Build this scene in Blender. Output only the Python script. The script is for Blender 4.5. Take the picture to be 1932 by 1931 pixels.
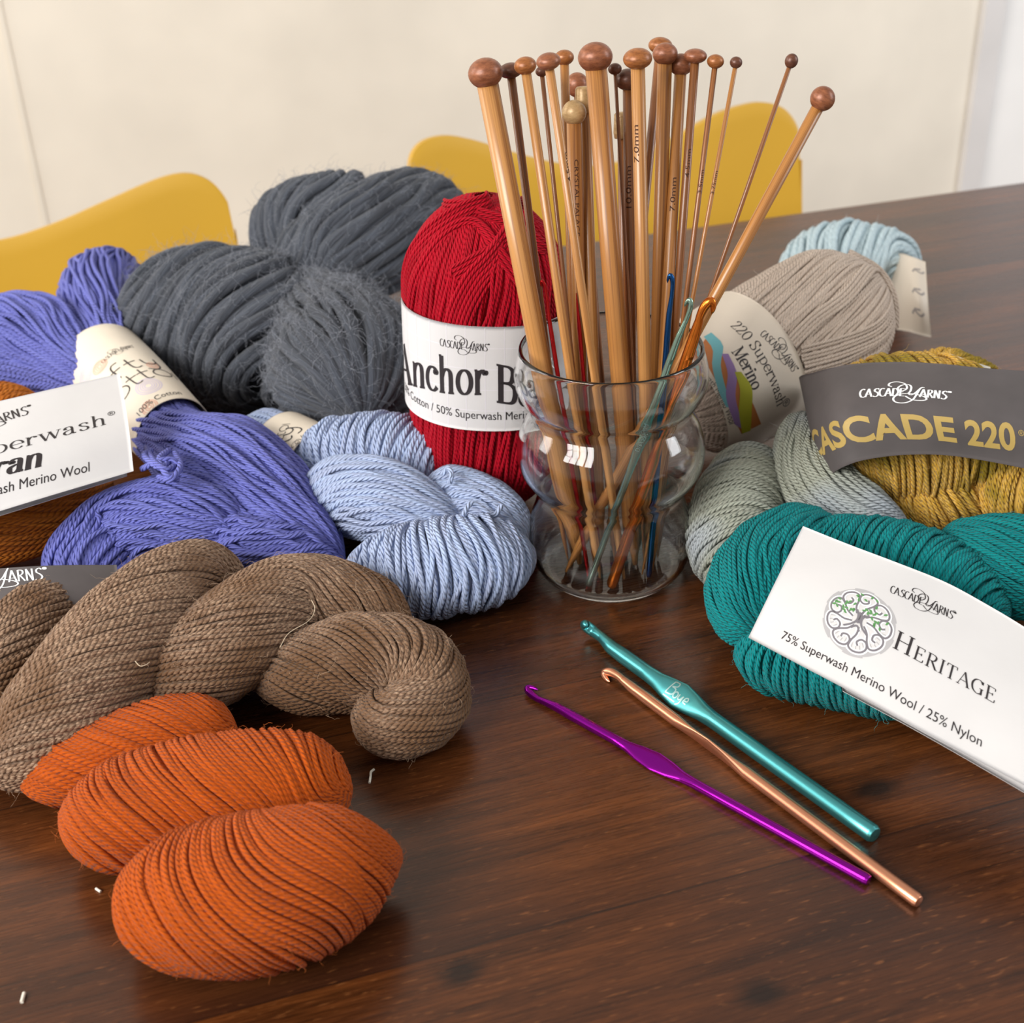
import bpy, math
import numpy as np
from mathutils import Vector, Matrix

# ------------------------------------------------------------------ clear, camera, world, lights, exposure
for _o in list(bpy.data.objects):
    bpy.data.objects.remove(_o, do_unlink=True)
SC = bpy.context.scene
COL = SC.collection
TZ = 0.74                       # table top height (m)
FPX, PITCH, ROLL, CH = 2500.0, math.radians(30.0), math.radians(2.2), 33.0   # focal px, pitch, roll, lens height above the table (cm)
_R0 = np.array([1, 0, 0.0]); _F = np.array([0, math.cos(PITCH), -math.sin(PITCH)]); _U0 = np.array([0, math.sin(PITCH), math.cos(PITCH)])
_R = _R0 * math.cos(ROLL) - _U0 * math.sin(ROLL); _U = _U0 * math.cos(ROLL) + _R0 * math.sin(ROLL)
CAMP = np.array([0, 0, CH])

cam_d = bpy.data.cameras.new('camera'); cam = bpy.data.objects.new('camera', cam_d); COL.objects.link(cam)
cam.matrix_world = Matrix(((_R[0], _U[0], -_F[0], 0), (_R[1], _U[1], -_F[1], 0), (_R[2], _U[2], -_F[2], TZ + CH / 100), (0, 0, 0, 1)))
cam_d.sensor_width = 36.0; cam_d.lens = 36.0 * FPX / 1932.0
cam_d.clip_start = 0.02; cam_d.clip_end = 50
cam_d.dof.use_dof = True; cam_d.dof.focus_distance = 0.52; cam_d.dof.aperture_fstop = 16.0
SC.camera = cam

W = bpy.data.worlds.new('world'); SC.world = W; W.use_nodes = True
_bg = W.node_tree.nodes['Background']; _bg.inputs[0].default_value = (1.0, 0.965, 0.91, 1); _bg.inputs[1].default_value = 0.5

def area(name, loc, target, sx, sy, power, color):
    l = bpy.data.lights.new(name, 'AREA'); l.shape = 'RECTANGLE'; l.size = sx; l.size_y = sy; l.energy = power; l.color = color
    o = bpy.data.objects.new(name, l); COL.objects.link(o); o.location = loc
    o.rotation_euler = (Vector(target) - Vector(loc)).to_track_quat('-Z', 'Y').to_euler()
    return o
# daylight through the window behind and to the left of the camera: two rows of four panes
WC, WX, WZ = np.array([-1.32, -0.72, 1.82]), np.array([0.83, -0.55, 0.0]), np.array([0.0, 0.0, 1.0])
for i in range(4):
    for j in range(2):
        area('window_pane_light', tuple(WC + WX * (i - 1.5) * 0.33 + WZ * (j - 0.5) * 0.52), (0.1, 0.6, 0.78), 0.27, 0.45, 7.4, (1.0, 0.97, 0.93))
# added lamp, unseen at the left, to brighten the back wall
area('wall_fill_light', (-2.1, 1.0, 1.7), (0.2, 1.75, 1.0), 0.9, 1.2, 25.0, (1.0, 0.97, 0.93))
# added lamp out of view at the right, lifting the white door and wall
area('door_fill_light', (2.0, 0.45, 1.7), (0.9, 1.9, 1.0), 0.8, 1.3, 27.0, (0.93, 0.96, 1.0))

SC.view_settings.view_transform = 'Standard'; SC.view_settings.look = 'None'
SC.view_settings.exposure = -0.1; SC.view_settings.gamma = 1.0; SC.view_settings.use_curve_mapping = False
SC.cycles.max_bounces = 14; SC.cycles.transmission_bounces = 12; SC.cycles.transparent_max_bounces = 12; SC.cycles.glossy_bounces = 6
SC.cycles.use_denoising = True; SC.cycles.caustics_refractive = True; SC.cycles.caustics_reflective = False
SC.cycles.sample_clamp_indirect = 6.0

# ------------------------------------------------------------------ measuring helpers (all lengths in cm on the table, z = 0 at its top)
def ray(px, py):
    return _F + (px - 966.0) / FPX * _R - (py - 965.5) / FPX * _U
def P(px, py, z=0.0):
    d = ray(px, py); return CAMP + d * ((z - CH) / d[2])
def Y(px, py, y):
    d = ray(px, py); return CAMP + d * (y / d[1])
def proj(p):
    v = np.asarray(p) - CAMP; z = v @ _F
    return np.stack([966.0 + FPX * (v @ _R) / z, 965.5 - FPX * (v @ _U) / z], -1)

# ------------------------------------------------------------------ materials
MATS = {}
def nmat(name):
    m = bpy.data.materials.new(name); m.use_nodes = True
    nt = m.node_tree; b = nt.nodes['Principled BSDF']
    return m, nt, b
def lk(nt, a, b): nt.links.new(a, b)
def nd(nt, t, **kw):
    n = nt.nodes.new(t)
    for k, v in kw.items(): setattr(n, k, v)
    return n
def srgb(c):
    c = [x / 255.0 for x in c]
    return tuple((x / 12.92 if x <= 0.04045 else ((x + 0.055) / 1.055) ** 2.4) for x in c) + (1.0,)
def mth(nt, op, a, b=None, c=None):
    n = nd(nt, 'ShaderNodeMath', operation=op)
    for i, v in enumerate((a, b, c)):
        if v is None: continue
        if isinstance(v, (int, float)): n.inputs[i].default_value = v
        else: lk(nt, v, n.inputs[i])
    return n.outputs[0]
def mix(nt, f, a, b, blend='MIX'):
    n = nd(nt, 'ShaderNodeMix', data_type='RGBA', blend_type=blend)
    for s, v in ((n.inputs[0], f), (n.inputs[6], a), (n.inputs[7], b)):
        if isinstance(v, (int, float, tuple)): s.default_value = v
        else: lk(nt, v, s)
    return n.outputs[2]
def noise(nt, vec, scale, detail=3.0, rough=0.5, dist=0.0):
    n = nd(nt, 'ShaderNodeTexNoise'); n.inputs['Scale'].default_value = scale; n.inputs['Detail'].default_value = detail
    n.inputs['Roughness'].default_value = rough; n.inputs['Distortion'].default_value = dist
    if vec is not None: lk(nt, vec, n.inputs['Vector'])
    return n.outputs['Fac']
def ramp(nt, fac, stops):
    n = nd(nt, 'ShaderNodeValToRGB'); r = n.color_ramp
    while len(r.elements) < len(stops): r.elements.new(0.5)
    for e, (p, c) in zip(r.elements, stops): e.position = p; e.color = c
    lk(nt, fac, n.inputs[0]); return n.outputs[0]
def mapping(nt, vec, scale=(1, 1, 1), rot=(0, 0, 0), loc=(0, 0, 0)):
    n = nd(nt, 'ShaderNodeMapping'); n.inputs['Scale'].default_value = scale; n.inputs['Rotation'].default_value = rot; n.inputs['Location'].default_value = loc
    lk(nt, vec, n.inputs[0]); return n.outputs[0]
def flat(name, rgb, rough=0.6, metallic=0.0, **kw):
    if name in MATS: return MATS[name]
    m, nt, b = nmat(name); b.inputs['Base Color'].default_value = srgb(rgb); b.inputs['Roughness'].default_value = rough; b.inputs['Metallic'].default_value = metallic
    for k, v in kw.items(): b.inputs[k].default_value = v
    MATS[name] = m; return m

def yarn_mat(name, c1, c2, plies=3, bump=0.9, heather=None, hscale=9.0, sheen=0.25, strand_var=0.5, dist=0.0007, rough=0.85, spot=None, streak=0.25, fibre=0.35):
    """Plied wool: UV u runs along the strand in ply pitches, v round it; attribute rnd differs per strand."""
    m, nt, b = nmat(name)
    uv = nd(nt, 'ShaderNodeUVMap'); uv.uv_map = 'UVMap'
    sp = nd(nt, 'ShaderNodeSeparateXYZ'); lk(nt, uv.outputs[0], sp.inputs[0])
    u, v = sp.outputs[0], sp.outputs[1]
    at = nd(nt, 'ShaderNodeAttribute', attribute_name='rnd'); rnd = at.outputs['Fac']
    ph = mth(nt, 'MULTIPLY', mth(nt, 'ADD', mth(nt, 'MULTIPLY', v, float(plies)), u), math.pi)
    h = mth(nt, 'ABSOLUTE', mth(nt, 'SINE', ph))
    # fibres inside a ply: fine streaks
    cv = nd(nt, 'ShaderNodeCombineXYZ'); lk(nt, mth(nt, 'MULTIPLY', u, 0.35), cv.inputs[0]); lk(nt, mth(nt, 'ADD', mth(nt, 'MULTIPLY', v, 14.0), mth(nt, 'MULTIPLY', u, 3.0)), cv.inputs[1]); lk(nt, mth(nt, 'MULTIPLY', rnd, 37.0), cv.inputs[2])
    fib = noise(nt, cv.outputs[0], 2.2, 3.0, 0.6)
    hh = mth(nt, 'ADD', h, mth(nt, 'MULTIPLY', fib, fibre))
    bp = nd(nt, 'ShaderNodeBump'); bp.inputs['Strength'].default_value = bump; bp.inputs['Distance'].default_value = dist
    lk(nt, hh, bp.inputs['Height']); lk(nt, bp.outputs[0], b.inputs['Normal'])
    # colour: per strand and along the strand
    cu = nd(nt, 'ShaderNodeCombineXYZ'); lk(nt, mth(nt, 'MULTIPLY', u, 0.09), cu.inputs[0]); lk(nt, mth(nt, 'MULTIPLY', rnd, 91.0), cu.inputs[1])
    along = noise(nt, cu.outputs[0], 1.0, 2.0)
    f = mth(nt, 'ADD', mth(nt, 'MULTIPLY', rnd, strand_var), mth(nt, 'MULTIPLY', mth(nt, 'SUBTRACT', along, 0.5), 1.3))
    col = mix(nt, mth(nt, 'MINIMUM', mth(nt, 'MAXIMUM', f, 0.0), 1.0), srgb(c1), srgb(c2))
    if heather:
        ch = nd(nt, 'ShaderNodeCombineXYZ'); lk(nt, mth(nt, 'MULTIPLY', u, 0.55), ch.inputs[0]); lk(nt, mth(nt, 'MULTIPLY', v, 3.0), ch.inputs[1]); lk(nt, mth(nt, 'MULTIPLY', rnd, 53.0), ch.inputs[2])
        hn = noise(nt, ch.outputs[0], hscale * 0.25, 2.0, 0.6)
        col = mix(nt, ramp(nt, hn, [(0.42, (0, 0, 0, 1)), (0.66, (1, 1, 1, 1))]), col, srgb(heather))
    if spot:
        tc = nd(nt, 'ShaderNodeTexCoord')
        sn = noise(nt, tc.outputs['Object'], spot[1], 2.0)
        col = mix(nt, ramp(nt, sn, [(0.47, (0, 0, 0, 1)), (0.62, (1, 1, 1, 1))]), col, srgb(spot[0]))
    col = mix(nt, 1.0, col, ramp(nt, fib, [(0.3, (1 - streak,) * 3 + (1,)), (0.7, (1 + streak * .6,) * 3 + (1,))]), 'MULTIPLY')
    lk(nt, col, b.inputs['Base Color'])
    b.inputs['Roughness'].default_value = rough; b.inputs['Specular IOR Level'].default_value = 0.16
    b.inputs['Sheen Weight'].default_value = sheen * 0.25; b.inputs['Sheen Roughness'].default_value = 0.5
    return m

# ------------------------------------------------------------------ object helpers
def setp(o, label=None, cat=None, group=None, kind=None):
    if label: o['label'] = label
    if cat: o['category'] = cat
    if group: o['group'] = group
    if kind: o['kind'] = kind
    return o
def thing(name, base, label, cat, group=None):
    """Empty at the base of a thing (cm); its parts are parented to it."""
    o = bpy.data.objects.new(name, None); COL.objects.link(o)
    o.location = (base[0] / 100, base[1] / 100, TZ + base[2] / 100); o.empty_display_size = 0.02
    setp(o, label, cat, group); return o
def wloc(o):
    m = Matrix.Identity(4); chain = []
    while o is not None: chain.append(o); o = o.parent
    for c in reversed(chain): m = m @ c.matrix_basis
    return m
class MB:
    """Collects vertices (cm), faces, UVs and a per-vertex random value; links them as ONE mesh object."""
    def __init__(s): s.V = []; s.F = []; s.UV = []; s.RN = []; s.MI = []; s.n = 0
    def add(s, V, F, uv=None, rnd=None, mi=0):
        V = np.asarray(V, float).reshape(-1, 3); F = np.asarray(F, np.int64)
        if len(V) == 0 or len(F) == 0: return s
        s.V.append(V); s.F.append(F + s.n); s.n += len(V)
        s.UV.append(np.zeros((F.size, 2)) if uv is None else np.asarray(uv, float).reshape(-1, 2))
        s.RN.append(np.full(len(V), 0.5) if rnd is None else np.broadcast_to(np.asarray(rnd, float), (len(V),)))
        s.MI.append(np.full(len(F), mi, np.int32)); return s
    def build(s, name, mat, parent=None, smooth=True, local=False):
        V = np.concatenate(s.V); me = bpy.data.meshes.new(name)
        o = bpy.data.objects.new(name, me); COL.objects.link(o)
        if not local:
            V = V / 100.0; V[:, 2] += TZ
        else: V = V / 100.0
        if parent is not None:
            o.parent = parent
            if not local:
                mi = np.array(wloc(parent).inverted()); V = V @ mi[:3, :3].T + mi[:3, 3]
        elif not local:
            org = np.array([(V[:, 0].min() + V[:, 0].max()) / 2, (V[:, 1].min() + V[:, 1].max()) / 2, V[:, 2].min()]); V = V - org; o.location = org
        tot = np.concatenate([np.full(len(f), f.shape[1]) for f in s.F]); loops = np.concatenate([f.ravel() for f in s.F])
        me.vertices.add(len(V)); me.vertices.foreach_set('co', V.ravel().astype(np.float32))
        me.loops.add(len(loops)); me.loops.foreach_set('vertex_index', loops.astype(np.int32))
        me.polygons.add(len(tot)); st = np.zeros(len(tot), np.int32); st[1:] = np.cumsum(tot)[:-1]
        me.polygons.foreach_set('loop_start', st); me.polygons.foreach_set('loop_total', tot.astype(np.int32))
        me.polygons.foreach_set('material_index', np.concatenate(s.MI))
        me.update(calc_edges=True)
        ul = me.uv_layers.new(name='UVMap'); ul.data.foreach_set('uv', np.concatenate(s.UV).ravel().astype(np.float32))
        a = me.attributes.new('rnd', 'FLOAT', 'POINT'); a.data.foreach_set('value', np.concatenate(s.RN).astype(np.float32))
        me.polygons.foreach_set('use_smooth', np.full(len(tot), smooth))
        for m in (mat if isinstance(mat, (list, tuple)) else [mat]): me.materials.append(m)
        me.validate(); return o

def nz(v): return v / (np.linalg.norm(v, axis=-1, keepdims=True) + 1e-12)
def spline(pts, n):
    """Catmull-Rom through pts (chord-length), n even samples."""
    p = np.asarray(pts, float)
    if len(p) == 2: return p[0] + (p[1] - p[0]) * np.linspace(0, 1, n)[:, None]
    q = np.vstack([2 * p[0] - p[1], p, 2 * p[-1] - p[-2]]); out = []
    for i in range(1, len(q) - 2):
        t = np.linspace(0, 1, 24, endpoint=False)[:, None]
        a, b, c, d = q[i - 1], q[i], q[i + 1], q[i + 2]
        out.append(0.5 * (2 * b + (c - a) * t + (2 * a - 5 * b + 4 * c - d) * t * t + (3 * b - a - 3 * c + d) * t ** 3))
    out = np.vstack(out + [p[-1:]])
    L = np.concatenate([[0], np.cumsum(np.linalg.norm(np.diff(out[:, :3], axis=0), axis=1))])
    x = np.linspace(0, L[-1], n)
    return np.stack([np.interp(x, L, out[:, k]) for k in range(out.shape[1])], 1)

def tubes(mb, Pk, Nk, r, sides=6, pitch=0.3, rnd=None, mi=0, cap=False):
    """K strands at once: Pk (K,M,3) centre lines, Nk (K,M,3) normals, r radius (scalar or (K,M))."""
    K, M, _ = Pk.shape
    T = nz(np.gradient(Pk, axis=1)); N = nz(Nk - (Nk * T).sum(-1, keepdims=True) * T); B = np.cross(T, N)
    a = np.arange(sides) * 2 * math.pi / sides
    r = np.broadcast_to(np.asarray(r, float), (K, M))
    V = Pk[:, :, None, :] + r[:, :, None, None] * (np.cos(a)[None, None, :, None] * N[:, :, None, :] + np.sin(a)[None, None, :, None] * B[:, :, None, :])
    idx = np.arange(K * M * sides).reshape(K, M, sides)
    nx = np.roll(idx, -1, axis=2)
    F = np.stack([idx[:, :-1], nx[:, :-1], nx[:, 1:], idx[:, 1:]], -1).reshape(-1, 4)
    seg = np.linalg.norm(np.diff(Pk, axis=1), axis=-1); u = np.concatenate([np.zeros((K, 1)), np.cumsum(seg, 1)], 1) / pitch
    u0 = np.repeat(u[:, :-1, None], sides, 2); u1 = np.repeat(u[:, 1:, None], sides, 2)
    v0 = np.broadcast_to(np.arange(sides) / sides, u0.shape); v1 = v0 + 1.0 / sides
    uv = np.stack([np.stack([u0, v0], -1), np.stack([u0, v1], -1), np.stack([u1, v1], -1), np.stack([u1, v0], -1)], 3).reshape(-1, 2)
    rn = np.random.RandomState(K * 7 + M).rand(K) if rnd is None else np.asarray(rnd)
    mb.add(V.reshape(-1, 3), F, uv, np.repeat(rn, M * sides), mi)
    if cap:
        for k in range(K):
            mb.add(V[k, 0], [list(range(sides))[::-1]], mi=mi); mb.add(V[k, -1], [list(range(sides))], mi=mi)

class Tube:
    """A swept body: axis through points, half-widths ra (sideways) and rb (upwards) along it, rounded ends."""
    def __init__(s, pts, ra, rb=None, up=(0, 0, 1), cap=(0.25, 0.25), power=2.0, n=240):
        ra = np.broadcast_to(np.asarray(ra, float), (len(pts),)); rb = ra if rb is None else np.broadcast_to(np.asarray(rb, float), (len(pts),))
        S = spline(np.hstack([np.asarray(pts, float), ra[:, None], rb[:, None]]), n)
        s.C = S[:, :3]; s.T = nz(np.gradient(s.C, axis=0)); up = np.asarray(up, float)
        s.A = nz(np.cross(s.T, up)); s.B = np.cross(s.A, s.T); s.x = np.linspace(0, 1, n)
        k = np.ones(n)
        if cap[0]: k *= np.sqrt(np.clip(1 - np.clip((cap[0] - s.x) / cap[0], 0, 1) ** 2, 0, 1))
        if cap[1]: k *= np.sqrt(np.clip(1 - np.clip((s.x - 1 + cap[1]) / cap[1], 0, 1) ** 2, 0, 1))
        s.ra = S[:, 3] * k + 1e-3; s.rb = S[:, 4] * k + 1e-3; s.pw = power
        s.L = np.linalg.norm(np.diff(s.C, axis=0), axis=1).sum()
    def _i(s, arr, t):
        t = np.clip(t, 0, 1)
        if arr.ndim == 1: return np.interp(t, s.x, arr)
        return np.stack([np.interp(t, s.x, arr[:, k]) for k in range(3)], -1)
    def ev(s, t, th, off=0.0):
        c, A, B = s._i(s.C, t), s._i(s.A, t), s._i(s.B, t); ra, rb = s._i(s.ra, t), s._i(s.rb, t)
        ct, st = np.cos(th), np.sin(th)
        if s.pw != 2.0:
            e = 2.0 / s.pw; ct = np.sign(ct) * np.abs(ct) ** e; st = np.sign(st) * np.abs(st) ** e
        N = nz((ct / ra)[..., None] * A + (st / rb)[..., None] * B)
        p = c + (ra * ct)[..., None] * A + (rb * st)[..., None] * B
        off = np.minimum(np.maximum(off, -np.minimum(ra, rb)), 9) if np.ndim(off) or off else 0.0
        return p + N * np.asarray(off)[..., None] if np.ndim(off) else p + N * off, N
    def shell(s, mb, off=0.0, nu=60, nv=28, mi=0, rnd=0.5):
        t, th = np.meshgrid(np.linspace(0, 1, nu), np.arange(nv) * 2 * math.pi / nv, indexing='ij')
        p, _ = s.ev(t, th, off); idx = np.arange(nu * nv).reshape(nu, nv); nx = np.roll(idx, -1, 1)
        F = np.stack([idx[:-1], nx[:-1], nx[1:], idx[1:]], -1).reshape(-1, 4)
        mb.add(p.reshape(-1, 3), F, None, rnd, mi)
        mb.add(p[0], [list(range(nv))[::-1]], None, rnd, mi); mb.add(p[-1], [list(range(nv))], None, rnd, mi)

def wav(rs, K, x, amp, freq):
    """Smooth random wander for K strands along parameter x (M)."""
    o = np.zeros((K, len(x)))
    for k in (1, 2.3):
        o += np.sin(2 * math.pi * (freq * k * x[None] * (0.7 + 0.6 * rs.rand(K, 1)) + rs.rand(K, 1))) * (0.4 + 0.6 * rs.rand(K, 1)) / k
    return o * amp

def wind(mb, tb, yr, style, seed, tilt=0.0, t0=0.0, turns=0.0, M=None, sides=6, dens=1.08, wander=1.0, lift=0.35, srange=(0, 1), pitch=None, core=True, fuzz=0, flen=0.45, bow=0.0, fr=0.007, under=True):
    """Wind strands of radius yr on the body tb. 'ring': loops round the axis leaning by tilt (cm); 'long': strands along the axis with turns."""
    pitch = pitch or yr * 2.4
    for layer in ((0, 1) if under else (0,)):
        rs = np.random.RandomState(seed + 500 * layer)
        if layer: wander, lift, dens = wander * .4, lift * .5, dens * 1.15
        if style == 'ring':
            e = min(abs(tilt) / tb.L, .35); r0, r1 = srange[0] - e * (srange[0] <= 0), srange[1] + e * (srange[1] >= 1)
            L = tb.L * (r1 - r0); K = max(3, int(L / (2 * yr * 0.86) * dens)); m = M or 72
            x = np.linspace(0, 1, m); th = 2 * math.pi * x[None] + np.zeros((K, 1)) + rs.rand(K, 1) * 0.4 - math.pi / 2
            sk = (r0 + (np.arange(K) + 0.5 + (rs.rand(K) - 0.5) * 0.6) / K * (r1 - r0))[:, None]
            t = sk + tilt / tb.L * np.cos(th - t0) + bow / tb.L * np.cos(2 * (th - t0)) + wav(rs, K, x, wander * yr * 0.8 / tb.L, 1.3)
        else:
            r = max(tb.ra.max(), 1e-3); circ = math.pi * (3 * (tb.ra.max() + tb.rb.max()) - math.sqrt((3 * tb.ra.max() + tb.rb.max()) * (tb.ra.max() + 3 * tb.rb.max())))
            hel = math.cos(math.atan(abs(turns) * circ / tb.L)); K = max(3, int(circ * hel / (2 * yr * 0.86) * dens)); m = M or int(min(160, max(40, tb.L / hel / (yr * 2.2))))
            x = np.linspace(0, 1, m); t = np.broadcast_to(srange[0] + x[None] * (srange[1] - srange[0]), (K, m)).copy()
            th = (2 * math.pi * (np.arange(K) + (rs.rand(K) - 0.5) * 0.7) / K)[:, None] + 2 * math.pi * turns * x[None] + t0 + wav(rs, K, x, wander * yr * 0.9 / r, 1.5)
        over = np.maximum(np.maximum(-t, t - 1), 0) * tb.L
        t = np.clip(t, 0.004, 0.996)
        off = -yr * 0.9 + (rs.rand(K, 1) ** 2) * yr * lift * 2 + wav(rs, K, x, yr * lift * 0.7, 2.2) - np.minimum(over, 1.5) - layer * yr * 1.15
        p, N = tb.ev(t, th, off)
        rad = yr * (0.94 + 0.16 * rs.rand(K, 1)) * np.ones((K, m))
        tubes(mb, p, N, rad, sides, pitch, rs.rand(K))
        if fuzz and layer == 0: fibres(mb, p, N, fuzz, seed + 5, flen, yr, fr)
    if core: tb.shell(mb, -yr * (3.2 if under else 1.5))

def fibres(mb, p, N, n, seed, flen, yr, r=0.0045):
    rs = np.random.RandomState(seed); K, M, _ = p.shape
    k = rs.randint(0, K, n); m = rs.randint(1, M - 1, n)
    T = nz(p[k, m + 1] - p[k, m - 1]); n0 = N[k, m]; b = np.cross(T, n0)
    q = p[k, m] + n0 * yr * 0.75; d = nz(n0 * (0.25 + 0.4 * rs.rand(n, 1)) + T * rs.randn(n, 1) * 0.9 + b * rs.randn(n, 1) * 0.6)
    pts = [q]; Ln = flen * (0.35 + rs.rand(n, 1) ** 1.5) / 6
    for i in range(6):
        pts.append(pts[-1] + d * Ln); d = nz(d + 0.5 * rs.randn(n, 3) - 0.16 * n0)
    Pk = np.stack(pts, 1); Nn = np.broadcast_to(nz(np.cross(T, rs.randn(n, 3)))[:, None], Pk.shape)
    rr = np.linspace(1, 0.5, 7)[None] * r * np.ones((n, 1))
    tubes(mb, Pk, Nn, rr, 3, 0.3, 0.6 + 0.4 * rs.rand(n), mi=1)

def strand(mb, pts, r, rnd=0.5, sides=8, n=60, pitch=None, up=(0, 0, 1)):
    p = spline(pts, n); tubes(mb, p[None], np.broadcast_to(np.asarray(up, float) + 0.01, p.shape)[None], r, sides, pitch or r * 2.4, [rnd], cap=True)

# ------------------------------------------------------------------ paper labels and print
class Patch:
    """A bent sheet through a grid of points: a runs along the rows, b down the columns (0..1)."""
    def __init__(s, grid, na=60, nb=30, closed=False):
        g = [spline(row, na) for row in grid]; g = np.array(g)
        s.G = np.stack([spline(g[:, i], nb) for i in range(na)], 1)      # (nb,na,3)
        s.na, s.nb = na, nb
        s.LW = np.linalg.norm(np.diff(s.G, axis=1), axis=-1).sum(1).mean(); s.LH = np.linalg.norm(np.diff(s.G, axis=0), axis=-1).sum(0).mean()
        s.N = nz(np.cross(np.gradient(s.G, axis=1), np.gradient(s.G, axis=0)))
        ref = (s.G - s.G.reshape(-1, 3).mean(0)) if closed else (CAMP - s.G)
        if (ref * s.N).sum() < 0: s.N = -s.N
        s.face = ((CAMP - s.G) * s.N).sum(-1) > 0
    def ev(s, a, b, off=0.0):
        x = np.asarray(a) * (s.na - 1); y = np.asarray(b) * (s.nb - 1)
        i = np.clip(np.floor(x).astype(int), 0, s.na - 2); j = np.clip(np.floor(y).astype(int), 0, s.nb - 2)
        fx, fy = (x - i)[..., None], (y - j)[..., None]
        def f(Q): return (Q[j, i] * (1 - fx) + Q[j, i + 1] * fx) * (1 - fy) + (Q[j + 1, i] * (1 - fx) + Q[j + 1, i + 1] * fx) * fy
        return f(s.G) + f(s.N) * off
    def inv(s, px, py):
        """(a, b) of the place on the sheet that shows at a pixel of the photograph."""
        q = proj(s.G) - np.array([px, py]); j, i = np.unravel_index(np.where(s.face, (q ** 2).sum(-1), 1e9).argmin(), q.shape[:2])
        i0, j0 = min(max(i, 1), s.na - 2), min(max(j, 1), s.nb - 2)
        J = np.stack([(q[j0, i0 + 1] - q[j0, i0 - 1]) / 2, (q[j0 + 1, i0] - q[j0 - 1, i0]) / 2], 1)
        d = np.clip(np.linalg.solve(J, -q[j0, i0]), -40, 40); return (i0 + d[0]) / (s.na - 1), (j0 + d[1]) / (s.nb - 1)
    def sheet(s, th=0.03, nu=1):
        mb = MB(); nb, na = s.nb, s.na; idx = np.arange(nb * na).reshape(nb, na)
        F = np.stack([idx[:-1, :-1], idx[:-1, 1:], idx[1:, 1:], idx[1:, :-1]], -1).reshape(-1, 4)
        n = nb * na; top = s.G.reshape(-1, 3); bot = (s.G - s.N * th).reshape(-1, 3)
        a, b = np.meshgrid(np.linspace(0, s.LW, na), np.linspace(0, s.LH, nb)); 
        e = np.concatenate([idx[0, :], idx[1:, -1], idx[-1, -2::-1], idx[-2:0:-1, 0]]); e2 = np.roll(e, -1)
        Q = np.stack([e, e2, e2 + n, e + n], -1)
        allF = np.concatenate([F, F[:, ::-1] + n, Q]); uvv = np.stack([np.concatenate([a.ravel()] * 2), np.concatenate([b.ravel()] * 2)], 1)
        mb.add(np.vstack([top, bot]), allF, uvv[allF].reshape(-1, 2)); return mb

_TXT = {}
def sans(body, bold=0.0, shear=0.0, spacing=1.0):
    """Outline text in the built-in font as a flat mesh, (verts 2D, triangles); cap height about 0.7."""
    key = (body, bold, shear, spacing)
    if key in _TXT: return _TXT[key]
    cu = bpy.data.curves.new('t', 'FONT'); cu.body = body; cu.size = 1.0; cu.offset = bold; cu.shear = shear; cu.space_character = spacing; cu.resolution_u = 4; cu.fill_mode = 'FRONT'
    o = bpy.data.objects.new('t', cu); COL.objects.link(o)
    dg = bpy.context.evaluated_depsgraph_get(); me = o.evaluated_get(dg).to_mesh(); me.calc_loop_triangles()
    v = np.array([(q.co.x, q.co.y) for q in me.vertices]).reshape(-1, 2); f = np.array([tuple(t.vertices) for t in me.loop_triangles], int).reshape(-1, 3)
    bpy.data.objects.remove(o, do_unlink=True); bpy.data.curves.remove(cu)
    for _ in range(4):
        e = np.stack([np.linalg.norm(v[f[:, k]] - v[f[:, (k + 1) % 3]], axis=1) for k in range(3)], 1); big = e.max(1) > 0.1
        if not big.any(): break
        b = f[big]; n0 = len(v); m = [(v[b[:, k]] + v[b[:, (k + 1) % 3]]) / 2 for k in range(3)]; v = np.vstack([v] + m); K = len(b)
        i0, i1, i2 = n0 + np.arange(K), n0 + K + np.arange(K), n0 + 2 * K + np.arange(K)
        f = np.vstack([f[~big], np.stack([b[:, 0], i0, i2], 1), np.stack([i0, b[:, 1], i1], 1), np.stack([i2, i1, b[:, 2]], 1), np.stack([i0, i1, i2], 1)])
    _TXT[key] = (v, f); return v, f

def crv(pts, n=10):
    return spline(np.asarray(pts, float), max(8, n * len(pts)))
def arc(cx, cy, rx, ry, a0, a1, n=26):
    a = np.radians(np.linspace(a0, a1, n)); return np.stack([cx + rx * np.cos(a), cy + ry * np.sin(a)], 1)
def pen(pts, thick, thin, m=1.0, closed=False):
    """Nib stroke: width swells where the stroke runs up or down."""
    p = np.asarray(pts, float)
    if len(p) == 2: p = p[0] + (p[1] - p[0]) * np.linspace(0, 1, 6)[:, None]
    t = nz(np.gradient(p, axis=0))
    if closed: t[0] = t[-1] = nz(p[1] - p[-2])
    w = (thin + (thick - thin) * np.abs(t[:, 1]) ** 1.4) * m / 2
    n = np.stack([-t[:, 1], t[:, 0]], 1)
    V = np.vstack([p + n * w[:, None], p - n * w[:, None]]); k = len(p); i = np.arange(k - 1)
    return V, np.stack([i, i + 1, i + 1 + k, i + k], 1)
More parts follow.
